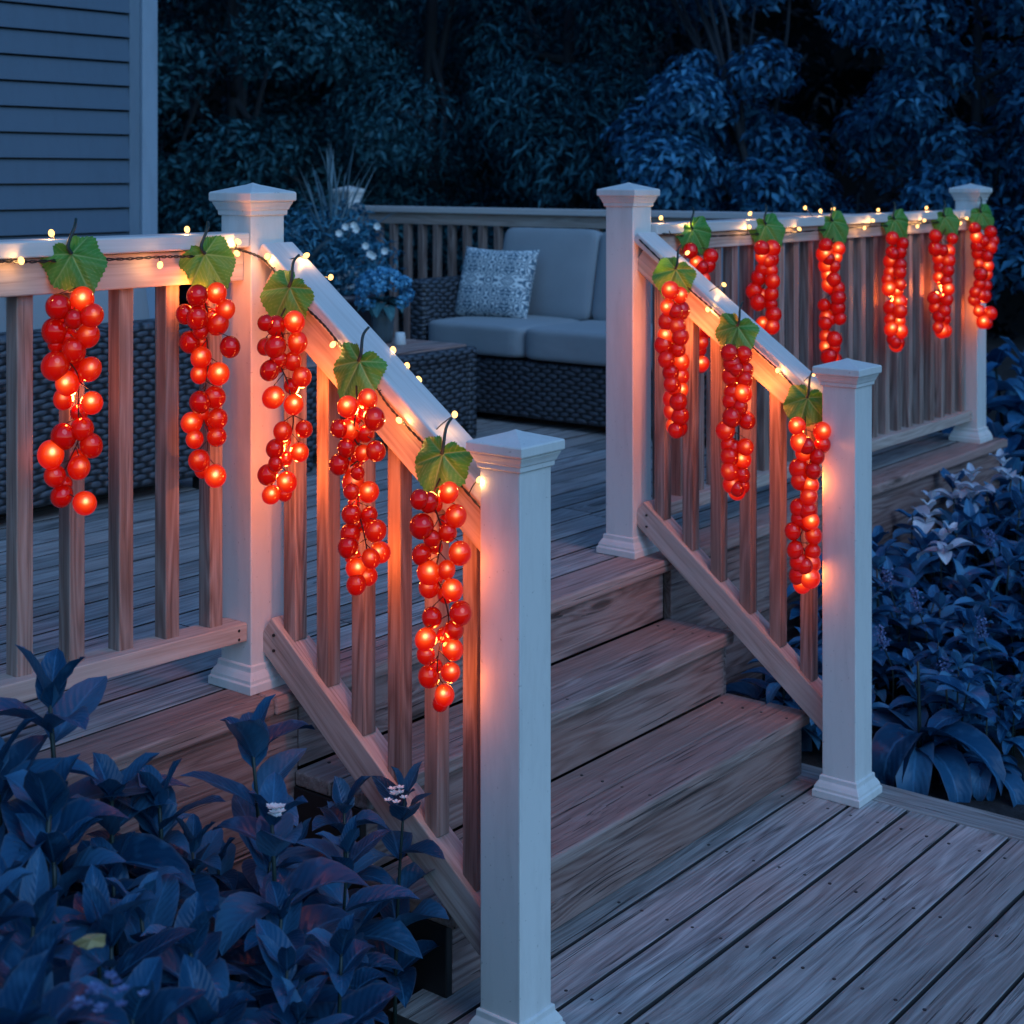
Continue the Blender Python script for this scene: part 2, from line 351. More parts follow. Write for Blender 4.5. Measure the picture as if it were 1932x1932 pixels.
# ------------------------------------------------------------------ upper deck
XE, W0 = 6.79, 2.575
deck = thing('upper_deck', 'raised deck of weathered grey boards running behind the white railings', 'deck', (2.4, W0, 0))
b = MB(); y = W0+.150; k = 0
while y < 6.60:
    cuts = [-1.2]+sorted([random.uniform(.2, 3.0), random.uniform(3.6, 6.2)])+[XE-.02]
    for c0, c1 in zip(cuts[:-1], cuts[1:]): b.box((c0+.0015, y, -.028-random.uniform(0, .001)), (c1-.0015, y+.1305, -random.uniform(0, .0015)), 0)
    y += .1395
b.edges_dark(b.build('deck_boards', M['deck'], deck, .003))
b = MB(); b.box((-1.2, W0, -.038), (2.40, W0+.143, .001), 0); b.box((2.403, W0, -.038), (4.06, W0+.143, .001), 0, .75); b.box((4.063, W0, -.038), (XE, W0+.143, .001), 0)
b.build('nosing_board', M['tread'], deck, .008, seg=3)
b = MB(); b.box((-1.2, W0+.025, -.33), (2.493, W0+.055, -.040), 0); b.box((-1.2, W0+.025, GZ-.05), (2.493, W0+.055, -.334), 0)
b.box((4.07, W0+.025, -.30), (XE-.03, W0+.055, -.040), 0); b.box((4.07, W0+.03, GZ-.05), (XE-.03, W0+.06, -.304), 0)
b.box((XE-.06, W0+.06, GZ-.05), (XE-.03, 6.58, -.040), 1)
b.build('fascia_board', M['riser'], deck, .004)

# ------------------------------------------------------------------ stairs
st = thing('staircase', 'three-riser wooden stair with brown weathered treads between the two sloping railings', 'stairs', (3.26, 2.35, -.555))
TL, TR = 2.475, 4.045
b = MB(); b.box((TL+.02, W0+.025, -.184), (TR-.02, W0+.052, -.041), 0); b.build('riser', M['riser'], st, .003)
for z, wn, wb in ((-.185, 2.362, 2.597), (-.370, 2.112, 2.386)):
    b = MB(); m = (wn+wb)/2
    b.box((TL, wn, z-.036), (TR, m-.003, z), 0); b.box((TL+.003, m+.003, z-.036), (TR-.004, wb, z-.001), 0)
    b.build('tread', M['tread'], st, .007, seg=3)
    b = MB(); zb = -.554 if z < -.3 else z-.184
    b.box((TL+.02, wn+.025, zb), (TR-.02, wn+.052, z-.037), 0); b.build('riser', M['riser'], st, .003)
for x, nm in ((TL+.002, 'l'), (TR-.030, 'r')):
    b = MB(); b.box((x, 2.389, GZ), (x+.028, 2.597, -.222), 1); b.box((x, 2.139, GZ), (x+.028, 2.386, -.407), 1)
    b.build('stringer', M['riser'] if nm == 'r' else M['black'], st, .003)

# ------------------------------------------------------------------ lower deck
ld = thing('lower_deck', 'lower landing of wide cracked grey-brown boards at the foot of the stairs', 'deck', (3.2, 1.2, -.555))
b = MB(); y = 2.078+.137
while y > -1.6:
    y -= .1405
    b.box((2.37, y, -.585), (3.995, y+.1325, -.555-random.uniform(0, .0015)), 0)
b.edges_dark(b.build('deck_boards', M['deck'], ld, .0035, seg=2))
b = MB(); b.box((4.0, -1.6, -.585), (4.12, 2.20, -.5545), 1); b.build('border_board', M['deck'], ld, .005)
b = MB(); b.box((4.085, -1.6, -.80), (4.11, 2.2, -.587), 1); b.box((2.38, -1.6, -.80), (2.41, 2.2, -.587), 1); b.build('fascia_board', M['riser'], ld, .003)

_b = MB(); _b.lathe((0, 0, 0), [(-.002, .0042), (.0006, .0042), (.0008, .003)], 10); SCREW = _b.mesh('screw', flat('dark_screw_head', (.03, .028, .03), .5))
def screws(parent, pts):
    for p in pts: link('screw', SCREW, parent, Vector(p)-WL[parent.name])
_p = []; y = 2.078+.137
for i in range(9):
    y -= .1405
    for x in (2.66, 3.06, 3.46, 3.86):
        for q in (.028, .104): _p.append((x+random.uniform(-.006, .006), y+q+random.uniform(-.004, .004), -.5552))
screws(ld, _p)
screws(st, [(x, y+random.uniform(-.004, .004), z+.0) for z, ys_ in ((-.185, (2.39, 2.45, 2.51, 2.57)), (-.370, (2.14, 2.22, 2.28, 2.35))) for x in (2.56, 3.25, 3.95) for y in ys_])
# ------------------------------------------------------------------ posts
def post(x, y, z0, z1, label, h=.051):
    t_ = thing('railing_post', label, 'post', (x, y, z0), 'white capped railing posts')
    b = MB(); b.sq(x, y, [(z0+.004, h), (z1-.05, h)]); b.build('shaft', M['post'], t_, .003)
    b = MB(); b.sq(x, y, [(z0+.001, h+.021), (z0+.020, h+.021), (z0+.023, h+.017), (z0+.030, h+.0165), (z0+.040, h+.011), (z0+.046, h+.0065), (z0+.049, h+.006), (z0+.058, h+.0055), (z0+.060, h+.001)])
    b.build('base_trim', M['post'], t_, .0015)
    zc = z1-.075
    b = MB(); b.sq(x, y, [(zc, h+.001), (zc+.002, h+.005), (zc+.012, h+.0055), (zc+.014, h+.008), (zc+.020, h+.010), (zc+.028, h+.014), (zc+.032, h+.0145), (zc+.033, h+.019), (zc+.036, h+.020), (zc+.051, h+.020), (zc+.054, h+.018), (z1-.004, .010), (z1, .001)])
    b.build('cap', M['post'], t_, .0012)
    return t_
PA = (2.450, 2.705); PB = (4.020, 2.725); PC = (2.457, 1.938); PD = (3.985, 1.968); PE = (6.650, 2.690); PF = (6.650, 6.505)
post(*PA, 0, 1.152, 'white post left of the stairs, where level and sloping rails meet')
post(*PB, 0, 1.147, 'tall white post at the upper right of the stairs, in front of the sofa')
post(*PC, -.555, .660, 'white newel post at the near foot of the stairs in the foreground')
post(*PD, -.555, .660, 'white newel post at the right foot of the stairs beside the garden bed')
post(*PE, 0, 1.133, 'far right white corner post at the end of the lit railing')
post(*PF, 0, 1.107, 'distant white post half hidden by the big planter of grasses', .048)

# ------------------------------------------------------------------ level railings
def level_rail(name_label, x0, x1, y, zt, z_bot0, z_bot1, bal, sub_lo, loc):
    t_ = thing('deck_railing', name_label, 'railing', loc, 'white deck railings')
    b = MB(); b.box((x0, y-.048, zt-.034), (x1, y+.045, zt), 0); b.build('top_rail', M['rail_cap'], t_, .004)
    b = MB(); b.box((x0, y-.028, sub_lo), (x1, y+.020, zt-.036), 0); b.build('sub_rail', M['rail'], t_, .003)
    b = MB(); b.beam((x0, y-.004, z_bot0-.020), (x1, y-.004, z_bot1-.020), (0, 1, 0), .072, .042); b.build('bottom_rail', M['rail'], t_, .003)
    for x in bal:
        zb = z_bot0+(z_bot1-z_bot0)*(x-x0)/(x1-x0)
        b = MB(); b.box((x-.019, y-.014, zb-.002), (x+.019, y+.024, sub_lo+.001), 2); b.build('baluster', M['baluster'], t_, .0025)
    for xx in ((x0, x1) if 'right' in name_label else (x1,)):
        for dz in (.012, .032):
            b = MB(); s_ = -1 if xx == x1 else 1; zb = z_bot1 if xx == x1 else z_bot0
            b.tube([(xx+s_*.025, y-.0405, zb-dz), (xx+s_*.025, y-.0365, zb-dz)], .0035, .0035, 10); b.build('screw', M['black'], t_)
    return t_
xl = [2.329-.1237*i for i in range(14)]
level_rail('left level railing carrying two grape strings', .55, PA[0]-.052, PA[1], 1.040, .21, .155, xl, .930, (1.5, PA[1], 0))
xr = []; x = 4.17
while x < 6.57: xr.append(x); x += .1085
level_rail('right level railing with six grape strings above the garden bed', PB[0]+.052, PE[0]-.052, PE[1]+.01, 1.018, .138, .138, xr, .930, (5.4, PE[1], 0))
# back railing, runs away from the camera's left
tb = thing('deck_railing', 'unlit back railing behind the grey sofa', 'railing', (PE[0], 4.6, 0), 'white deck railings')
y0_, y1_ = PE[1]+.052, PF[1]-.049
b = MB(); b.box((PE[0]-.045, y0_, .955), (PE[0]+.045, y1_, .989), 1); b.build('top_rail', M['rail_cap'], tb, .004)
b = MB(); b.box((PE[0]-.022, y0_, .890), (PE[0]+.022, y1_, .953), 1); b.build('sub_rail', M['rail'], tb, .003)
b = MB(); b.box((PE[0]-.03, y0_, .09), (PE[0]+.03, y1_, .135), 1); b.build('bottom_rail', M['rail'], tb, .003)
y = y0_+.07
while y < y1_-.02:
    b = MB(); b.box((PE[0]-.019, y-.019, .133), (PE[0]+.019, y+.019, .892), 2); b.build('baluster', M['baluster'], tb, .0025); y += .111

# ------------------------------------------------------------------ stair railings
def stair_rail(label, xc, top, th, bot, bh, bals, loc):
    # top/bot: (y_up, z_up, y_dn, z_dn) of the upper edge
    t_ = thing('stair_railing', label, 'railing', loc, 'sloping stair railings')
    yu, zu, yd, zd = top; sl = (zu-zd)/(yu-yd); ca = 1/math.sqrt(1+sl*sl)
    def ln(off): return (xc, yu, zu-off/ca), (xc, yd, zd-off/ca)
    p, q = ln(.017); b = MB(); b.beam(p, q, (1, 0, 0), .096, .034); b.build('top_rail', M['rail_cap'], t_, .006, seg=3)
    p, q = ln(.036+(th-.036)/2); b = MB(); b.beam(p, q, (1, 0, 0), .056, th-.036); b.build('sub_rail', M['rail'], t_, .003)
    yu2, zu2, yd2, zd2 = bot; sb = (zu2-zd2)/(yu2-yd2); cb = 1/math.sqrt(1+sb*sb)
    b = MB(); b.beam((xc, yu2, zu2-bh/2/cb), (xc, yd2, zd2-bh/2/cb), (1, 0, 0), .066, bh); b.build('bottom_rail', M['rail'], t_, .003)
    for y in bals:
        zt = zu-(yu-y)*sl-th/ca; zb = zu2-(yu2-y)*sb
        b = MB(); b.box((xc-.019, y-.019, zb-.012), (xc+.019, y+.019, zt+.015), 2); b.build('baluster', M['baluster'], t_, .0025)
    for dz in (.03, .065):
        b = MB(); y = yu2-.035; z = zu2-.035*sb-dz; b.tube([(xc-.0365, y, z), (xc-.032, y, z)], .0035, .0035, 10); b.build('screw', M['black'], t_)
    return t_
ls = stair_rail('near sloping stair railing with three grape strings, in front of the coffee table', 2.468, (2.652, 1.025, 1.990, .540), .125, (2.652, .185, 1.990, -.328), .082,
           [2.583, 2.477, 2.369, 2.262, 2.157, 2.052], (2.455, 2.3, 0))
rs = stair_rail('far sloping stair railing with three grape strings, on the right side of the steps', 4.022, (2.672, 1.003, 2.020, .530), .105, (2.672, .189, 2.020, -.325), .075,
           [2.600, 2.500, 2.402, 2.303, 2.204, 2.105], (4.02, 2.3, 0))

# ------------------------------------------------------------------ house
hs = thing('house', 'corner of a house with slate-blue lap siding behind the deck', 'house', (3.5, 5.8, 0))
HY = 5.80; LAP = .1105; hx = at_y(241, 300, HY).x; hx2 = at_y(290, 300, HY).x
b = MB(); z = .02; 
while z < 3.6:
    prof = [(HY+.05, z+.009), (HY-.018, z+.009), (HY-.002, z+LAP), (HY+.05, z+LAP)]
    off = random.uniform(-9, 9)
    vs = [(-3.2, p, q) for p, q in prof]+[(hx, p, q) for p, q in prof]
    b.add(vs, [(0, 1, 5, 4), (1, 2, 6, 5), (2, 3, 7, 6), (3, 0, 4, 7), (3, 2, 1, 0), (4, 5, 6, 7)]); z += LAP
b.build('siding', M['siding'], hs)
b = MB(); b.box((-3.2, HY+.051, 0), (hx2-.02, HY+3.0, 3.6), 2); b.build('wall', M['siding'], hs)
xm = at_y(261, 300, HY).x
b = MB(); b.box((hx+.001, HY-.012, 0), (xm, HY+.05, 3.6), 2); b.build('trim_channel', M['channel'], hs, .002)
b = MB(); b.box((xm+.001, HY-.030, 0), (hx2, HY+.12, 3.6), 2); b.build('corner_board', M['trim'], hs, .003)

# ------------------------------------------------------------------ furniture
def rbox_mesh(name, mat, sx, sy, sz, n=12.0, bulge=.25, cuts=14, sag=0):
    V = []; F = []; idx = {}
    def vid(p):
        k = tuple(round(c, 5) for c in p)
        if k not in idx: idx[k] = len(V); V.append(k)
        return idx[k]
    for ax in range(3):
        for sg in (-1, 1):
            for i in range(cuts):
                for j in range(cuts):
                    q = []
                    for a_, b_ in ((i, j), (i+1, j), (i+1, j+1), (i, j+1)):
                        p = [0, 0, 0]; p[ax] = sg; p[(ax+1) % 3] = -1+2*a_/cuts; p[(ax+2) % 3] = -1+2*b_/cuts; q.append(vid(p))
                    F.append(q if sg > 0 else q[::-1])
    out = []
    for p in V:
        m = max(abs(c) for c in p); nrm = sum((abs(c)/m)**n for c in p)**(1/n); q = [c/nrm for c in p]
        x, y, z = q; k = 1+bulge*((1-min(1, abs(x))**2)*(1-min(1, abs(y))**2))-bulge*.5
        z *= k; x *= 1+sag*.04*(1-z*z); out.append((x*sx/2, y*sy/2, z*sz/2))
    me = bpy.data.meshes.new(name); me.from_pydata(out, [], F); me.materials.append(mat)
    me.polygons.foreach_set('use_smooth', [True]*len(F)); me.update(); return me
def cushion(name, parent, c, size, rot=(0, 0, 0), piping=True, bulge=.28):
    o = link(name, rbox_mesh(name, M['cushion'], *size, bulge=bulge), parent, Vector(c)-WL[parent.name]); o.rotation_euler = rot; WL[o.name] = Vector(c)
    if piping:
        b = MB(); sx, sy, sz = size
        for sg in (1, -1):
            pts = []
            for k in range(49):
                a = 2*math.pi*k/48; ca, sa = math.cos(a), math.sin(a); nn_ = (abs(ca)**9+abs(sa)**9)**(1/9)
                pts.append((ca/nn_*sx/2*.955, sa/nn_*sy/2*.955, sg*sz/2*.865*(1-bulge*.5)/1))
            b.tube(pts, .0045, .0045, 6)
        p = link('piping', b.mesh('piping', M['piping']), o)
    return o
sofa = thing('wicker_sofa', 'dark wicker sofa with grey cushions along the back railing', 'sofa', (5.74, 4.2, 0))
SX0, SX1, SY0, SY1 = 5.745, 6.50, 3.15, 5.20
def wb(name, lo, hi, parent, bev=.018):
    b = MB(); b.box(lo, hi, 0); return b.build(name, M['wicker'], parent, bev, seg=3)
wb('base', (SX0, SY0, .035), (SX1, SY1, .300), sofa)
wb('arm', (SX0-.01, SY1-.105, .30), (SX1, SY1+.005, .655), sofa, .03); wb('arm', (SX0-.01, SY0-.005, .30), (SX1, SY0+.11, .655), sofa, .03)
wb('back_frame', (SX1-.10, SY0+.10, .30), (SX1+.005, SY1-.10, .70), sofa, .03)
b = MB()
for x in (SX0+.05, SX1-.05):
    for y in (SY0+.05, SY1-.05): b.box((x-.02, y-.02, 0), (x+.02, y+.02, .04))
b.build('leg', M['black'], sofa)
for i in range(3):
    yc = 4.785-i*.605
    cushion('seat_cushion', sofa, (6.05, yc, .385), (.66, .604, .160), bulge=.10)
    cushion('back_cushion', sofa, (6.31, yc-.05, .665), (.46, .60, .175), (0, math.radians(-78), 0), True, .30)
def pillow_mesh():
    n = 24; V = []; F = []
    for sg in (1, -1):
        for i in range(n+1):
            for j in range(n+1):
                x, y = -1+2*i/n, -1+2*j/n
                th = (max(0, (1-x**4))*max(0, (1-y**4)))**.55
                pin = 1-.07*(1-abs(x)**2)*abs(y)**6; pin2 = 1-.07*(1-abs(y)**2)*abs(x)**6
                V.append((x*.5*pin2, y*.5*pin, sg*(.004+.17*th)))
    m = (n+1)**2
    for s_ in range(2):
        for i in range(n):
            for j in range(n):
                q = [s_*m+i*(n+1)+j, s_*m+(i+1)*(n+1)+j, s_*m+(i+1)*(n+1)+j+1, s_*m+i*(n+1)+j+1]; F.append(q if s_ == 0 else q[::-1])
    ed = [i*(n+1) for i in range(n+1)]+[n*(n+1)+j for j in range(1, n+1)]+[i*(n+1)+n for i in range(n-1, -1, -1)]+[j for j in range(n-1, 0, -1)]
    for k in range(len(ed)): a, c = ed[k], ed[(k+1) % len(ed)]; F.append((a, a+m, c+m, c))
    me = bpy.data.meshes.new('throw_pillow'); me.from_pydata(V, [], F); me.materials.append(M['damask'])
    me.polygons.foreach_set('use_smooth', [True]*len(F)); me.update(); return me
pl = link('throw_pillow', pillow_mesh(), None, (6.06, 4.885, .632))
fz = Vector((-.93, -.12, .30)).normalized(); fx = Vector((.0, -1, .02)); fy = fz.cross(fx).normalized(); fx = fy.cross(fz).normalized()
pl.matrix_world = Matrix.Translation((6.06, 4.905, .628)) @ Matrix((fx, fy, fz)).transposed().to_4x4() @ Matrix.Diagonal((.43, .365, .43, 1))
tag(pl, 'square blue throw pillow with white damask pattern leaning on the sofa', 'pillow')

ct = thing('coffee_table', 'low dark wicker coffee table holding the vase', 'table', (4.8, 4.7, 0))
TX0, TX1, TY0, TY1 = 4.285, 5.35, 4.435, 5.00
b = MB(); b.box((TX0+.02, TY0+.012, .06), (TX1-.02, TY1-.012, .385), 0); b.build('wicker_panel', M['wicker'], ct, .01)
for x in (TX0, TX1-.055):
    for y in (TY0, TY1-.055): wb('leg', (x, y, 0), (x+.055, y+.055, .36), ct, .012)
wb('rim', (TX0-.004, TY0-.004, .352), (TX1+.004, TY1+.004, .408), ct, .02)
b = MB()
for i in range(5): y = TY0+.035+i*.1; b.box((TX0+.035, y, .405), (TX1-.035, y+.094, .418), 0)
b.build('table_top', M['tread'], ct, .003)

ch = thing('wicker_loveseat', 'dark wicker loveseat seen from behind through the left balusters', 'sofa', (3.0, 4.8, 0))
wb('back_panel', (1.75, 4.49, .05), (3.90, 4.60, .645), ch, .03)
wb('arm', (3.78, 4.605, .05), (3.90, 5.27, .60), ch, .03); wb('arm', (1.75, 4.605, .05), (1.87, 5.27, .60), ch, .03)
wb('base', (1.875, 4.605, .05), (3.775, 5.25, .30), ch)
for xx in (2.2, 2.83, 3.46): cushion('seat_cushion', ch, (xx, 4.95, .38), (.62, .62, .16))
for xx, zz in ((2.2, .66), (2.80, .665), (3.40, .655)): cushion('back_cushion', ch, (xx, 4.70, zz), (.60, .44, .16), (math.radians(78), 0, 0), True, .4)
b = MB()
for x in (1.80, 3.85):
    for y in (4.54, 5.2): b.box((x-.02, y-.02, 0), (x+.02, y+.02, .052))
b.build('leg', M['black'], ch)

# ------------------------------------------------------------------ leaf geometry
def leaf_strip(L, W, droop, nseg=6, fold=.25, lift=0.0, wave=0.0):
    """lance-shaped leaf from the origin along +x; returns verts, quads, gc"""
    V = []; G = []; F = []
    x = z = 0; a = lift
    for i in range(nseg+1):
        t_ = i/nseg; w = W*math.sin(math.pi*min(1, (t_*.96+.04))**.85)**.75 if 0 < i < nseg else (W*.06 if i == 0 else 0.0006)
        n_ = (-math.sin(a), math.cos(a)); wv = wave*math.sin(t_*9)
        for k, s_ in ((-1, -1), (-.5, -.5), (0, 0), (.5, .5), (1, 1)):
            f_ = abs(s_)*w*fold*(1.15-.25*abs(s_))+wv*abs(s_)*w
            V.append((x+n_[0]*f_, s_*w/2, z+n_[1]*f_)); G.append((t_, s_, 0))
        if i < nseg:
            b0 = i*5
            for k in range(4): F.append((b0+k, b0+5+k, b0+6+k, b0+k+1))
            a -= droop/nseg*(.4+1.2*t_); x += math.cos(a)*L/nseg; z += math.sin(a)*L/nseg
    return np.array(V), np.array(F), np.array(G)
def assemble(items):
    V = []; F = []; G = []; R_ = []; k = 0
    for v, f, g, r in items:
        V.append(v); F.append(f+k); G.append(g); R_.append(np.full(len(v), r)); k += len(v)
    return np.vstack(V), np.vstack(F), np.vstack(G), np.concatenate(R_)
def rotz(v, a): c, s_ = math.cos(a), math.sin(a); return v @ np.array([[c, s_, 0], [-s_, c, 0], [0, 0, 1]])
def plant_mesh(seed, H, L, W, nwhorl, per, droop=.9, stems=1, spread=.1, rosette=False):
    rg = random.Random(seed); items = []; sb = MB()
    for s_ in range(stems):
        bx, by = (rg.uniform(-spread, spread), rg.uniform(-spread, spread)) if stems > 1 else (0, 0)
        h = H*rg.uniform(.72, 1.0) if s_ else H; lx, ly = rg.uniform(-.05, .05)*h+bx*.7, rg.uniform(-.05, .05)*h+by*.7
        P = lambda t_: np.array([bx+lx*t_*t_, by+ly*t_*t_, h*t_])
        sb.tube([Vector(P(i/6)) for i in range(7)], .0055, .003, 6); a = rg.uniform(0, 6)
        for i in range(nwhorl):
            t_ = (.18+.80*(i+.5)/nwhorl) if not rosette else .1+.3*i/nwhorl
            for j in range(per):
                a += 2.399+rg.uniform(-.35, .35); sc = rg.uniform(.7, 1.12)*(1.0-.35*max(0, t_-.75)/.25)
                v, f, g = leaf_strip(L*sc, W*sc*rg.uniform(.85, 1.15), droop*rg.uniform(.5, 1.5), 7, rg.uniform(.12, .35), lift=rg.uniform(.15, .75)+(.35 if t_ > .85 else 0), wave=rg.uniform(-.1, .1))
                items.append((rotz(v, a)+P(t_+rg.uniform(-.02, .02)), f, g, rg.random()))
        for j in range(0 if rosette else 3):
            a += 2.1; v, f, g = leaf_strip(L*rg.uniform(.4, .6), W*.5, rg.uniform(.2, .8), 6, .3, lift=1.0+rg.uniform(-.25, .3), wave=.12); items.append((rotz(v, a)+P(.97), f, g, rg.random()))
    V, F, G, R_ = assemble(items)
    return (V, F, G, R_), sb
def make_plant(seed, mat, **k):
    (V, F, G, R_), sb = plant_mesh(seed, **k)
    return fast_mesh('leaves', V, F, mat, R_, G, smooth=True), sb.mesh('stem', M['stem'], smooth=True)
def put_plant(name, protos, i, loc, scale, rot, label, group=None):
    o = thing(name, label, 'plant', loc, group); o.scale = (scale,)*3; o.rotation_euler = (0, 0, rot)
    link('leaves', protos[i][0], o); link('stem', protos[i][1], o); return o

# left bed
LB = [make_plant(s_, M['bush'], H=h, L=l, W=w, nwhorl=nw, per=3, droop=dr, stems=1) for s_, h, l, w, nw, dr in
      ((1, .62, .18, .080, 6, .9), (2, .55, .165, .082, 5, .8), (3, .50, .15, .086, 5, 1.1), (4, .58, .175, .074, 6, .7), (5, .46, .15, .092, 4, 1.0))]
rg = random.Random(5)
spec = [(18, 1395, 2.30, 3, 'blue-leaved plant at the left picture edge below the bottom rail'), (215, 1455, 2.26, 2, 'bushy blue plant right beside the tallest one under the left railing'), (70, 1480, 2.2, 4, 'low bushy blue plant between the tallest plant and the left picture edge'),
        (128, 1262, 2.30, 0, 'tallest blue-leaved plant rising in front of the left bottom rail'),
        (505, 1345, 2.28, 3, 'blue-leaved plant with a star tip before the deck fascia, left of the stair rail'),
        (745, 1478, 2.18, 1, 'slender blue plant growing against the near sloping stair rail'),
        (655, 1500, 2.22, 4, 'narrow upright blue plant just left of the near stair rail'),
        (320, 1450, 2.25, 1, 'pointed blue plant under the left deck edge'),
        (530, 1500, 2.05, 2, 'blue-leaved plant holding a tiny white flower cluster at its tip')]
for k, (px_, py_, yy, pi, lab) in enumerate(spec):
    p = at_y(px_, py_, yy); h = p.z-GZ; put_plant('leafy_plant', LB, pi, (p.x, p.y, GZ), h/(.62, .55, .50, .58, .46)[pi]/1.06, rg.uniform(0, 6), lab)
for yy, ty, x0, x1, n in ((0, 1545, -220, 640, 6), (.22, 1600, -220, 700, 7), (.42, 1680, -200, 720, 6), (.60, 1770, -160, 740, 6), (.78, 1870, -120, 760, 6)):
    for i in range(n):
        px_ = x0+(x1-x0)*(i+.5)/n+rg.uniform(-35, 35); p = at_d(px_, ty+rg.uniform(-40, 45), 2.33/ray(px_, 0).y-yy+rg.uniform(-.05, .05)); pi = rg.randrange(5)
        if p.z-GZ < .12: continue
        if px_ > 640: p.z -= .08
        put_plant('leafy_plant', LB, pi, (p.x, p.y, GZ), max(.12, (p.z-GZ))/(.62, .55, .50, .58, .46)[pi]/1.06, rg.uniform(0, 6), 'dark blue broad-leaved plant crowded in the bed below the left railing', 'blue plants crowding the left bed')
# small flowers and a dry leaf
def floret(loc, n, r, mat, name, label, cat, s_=.010):
    b = MB(); rr = random.Random(int(loc[0]*999))
    for i in range(n):
        c = Vector((rr.gauss(0, r), rr.gauss(0, r), rr.gauss(0, r*.6)))
        for k in range(5):
            a = 2*math.pi*k/5+i; d_ = Vector((math.cos(a), math.sin(a), .25)); q = Vector((-math.sin(a), math.cos(a), 0))
            b.add([c, c+d_*s_*.6+q*s_*.35, c+d_*s_, c+d_*s_*.6-q*s_*.35, c+d_*s_*.55+Vector((0, 0, -s_*.25))], [(0, 1, 2), (0, 2, 3), (0, 4, 1), (4, 2, 1), (0, 3, 4), (3, 2, 4)])
    o = link(name, b.mesh(name, mat), None, loc); return tag(o, label, cat)
floret(at_y(525, 1528, 2.00), 14, .008, M['white'], 'flower_cluster', 'tiny white flower cluster in the left bed, nearest the deck fascia', 'flower')
floret(at_y(744, 1497, 2.12), 10, .009, M['white'], 'flower_cluster', 'tiny white flower cluster touching the near stair railing', 'flower')
floret(at_y(205, 1870, 1.50), 22, .017, M['lilac'], 'flower_cluster', 'pale blue floret cluster low in the left bed', 'flower', .008)
b = MB(); c = at_y(172, 1775, 1.75); rr = random.Random(3); n = 14; ring = []
for k in range(n): a = 2*math.pi*k/n; r_ = rr.uniform(.6, 1.0); ring.append((((.026*r_*math.cos(a))), .012*r_*math.sin(a)+.0, .006*math.sin(3*a)))
for dz in (0, -.003): b.add([Vector(p)+Vector((0, 0, dz)) for p in ring]+[(0, 0, .006+dz)], [(i, (i+1) % n, n) if dz == 0 else ((i+1) % n, i, n) for i in range(n)])
dl = link('dry_leaf', b.mesh('dry_leaf', M['yellow']), None, c); dl.rotation_euler = (math.radians(50), 0, TH-math.pi/2+.25); tag(dl, 'curled yellow-brown dry leaf caught among the dark blue plants', 'leaf')

# right bed
RB = [make_plant(s_, M['bush2'], H=h, L=l, W=w, nwhorl=nw, per=4, droop=dr, stems=3, spread=.10) for s_, h, l, w, nw, dr in
      ((11, .40, .19, .088, 3, 1.1), (12, .36, .17, .090, 3, .9), (13, .42, .20, .078, 3, 1.2))]
HB = [make_plant(s_, M['bush'], H=.24, L=.25, W=.085, nwhorl=4, per=4, droop=2.5, stems=1, rosette=True) for s_ in (21, 22)]
for b_, ty, n, x0, x1 in ((7.6, 690, 4, 1860, 2060), (7.0, 800, 4, 1850, 2060), (6.45, 905, 6, 1720, 2080), (6.05, 935, 7, 1600, 2060), (5.75, 985, 8, 1480, 2060), (5.45, 1040, 8, 1500, 2060), (5.2, 1105, 8, 1400, 2060), (4.98, 1180, 7, 1420, 2060), (4.8, 1260, 6, 1440, 2060)):
    for i in range(n):
        px_ = x0+(x1-x0)*(i+.5)/n+rg.uniform(-22, 22); p = at_d(px_, ty+rg.uniform(-30, 30), b_+rg.uniform(-.1, .1))
        if p.x < 4.28 or (p.y > 2.44 and p.x < 7.0): continue
        pi = rg.randrange(3); h = max(.14, p.z-GZ)
        put_plant('garden_plant', RB, pi, (p.x, p.y, GZ), h/(.40, .36, .42)[pi]/1.1, rg.uniform(0, 6), 'leafy blue plant packed into the bed right of the stairs', 'blue plants in the right bed')
for px_, py_, b_, i, lab in ((1735, 1210, 4.65, 0, 'large drooping broad-leaved plant just right of the right newel post'), (1860, 1330, 4.55, 1, 'drooping broad-leaved plant at the bare soil by the right picture edge'), (1790, 1270, 4.72, 1, 'drooping broad-leaved plant in the middle of the front row of the right bed'), (1440, 1180, 4.95, 0, 'dark arching plant under the far sloping stair rail')):
    p = at_d(px_, py_, b_); put_plant('hosta_plant', HB, i, (max(p.x, 4.36), p.y, GZ), (p.z-GZ)/.24*.85, rg.uniform(0, 6), lab)
WB_ = [make_plant(31, M['whiteleaf'], H=.16, L=.095, W=.062, nwhorl=1, per=3, droop=1.2, stems=2, spread=.04)]
for px_, py_, b_, lab in ((1862, 905, 6.0, 'brightest white-leaved plant near the right picture edge'), (1800, 930, 6.0, 'white-leaved plant left of the brightest one in the right bed'), (1722, 960, 5.8, 'small white-leaved plant below the deck fascia beside the newel cap'), (1925, 880, 6.2, 'white-leaved plant cut by the right picture edge'), (1775, 1010, 5.5, 'lowest white-leaved sprig in the right bed')):
    p = at_d(px_, py_, b_); o = thing('white_leaf_plant', lab, 'plant', (p.x, p.y, GZ)); 
    lv = link('leaves', WB_[0][0], o, (0, 0, p.z-GZ-.13)); sb = MB(); sb.tube([(0, 0, 0), (.01, 0, (p.z-GZ)*.5), (0, 0, p.z-GZ-.02)], .004, .003); link('stem', sb.mesh('stem', M['stem']), o); o.rotation_euler = (0, 0, rg.uniform(0, 6))
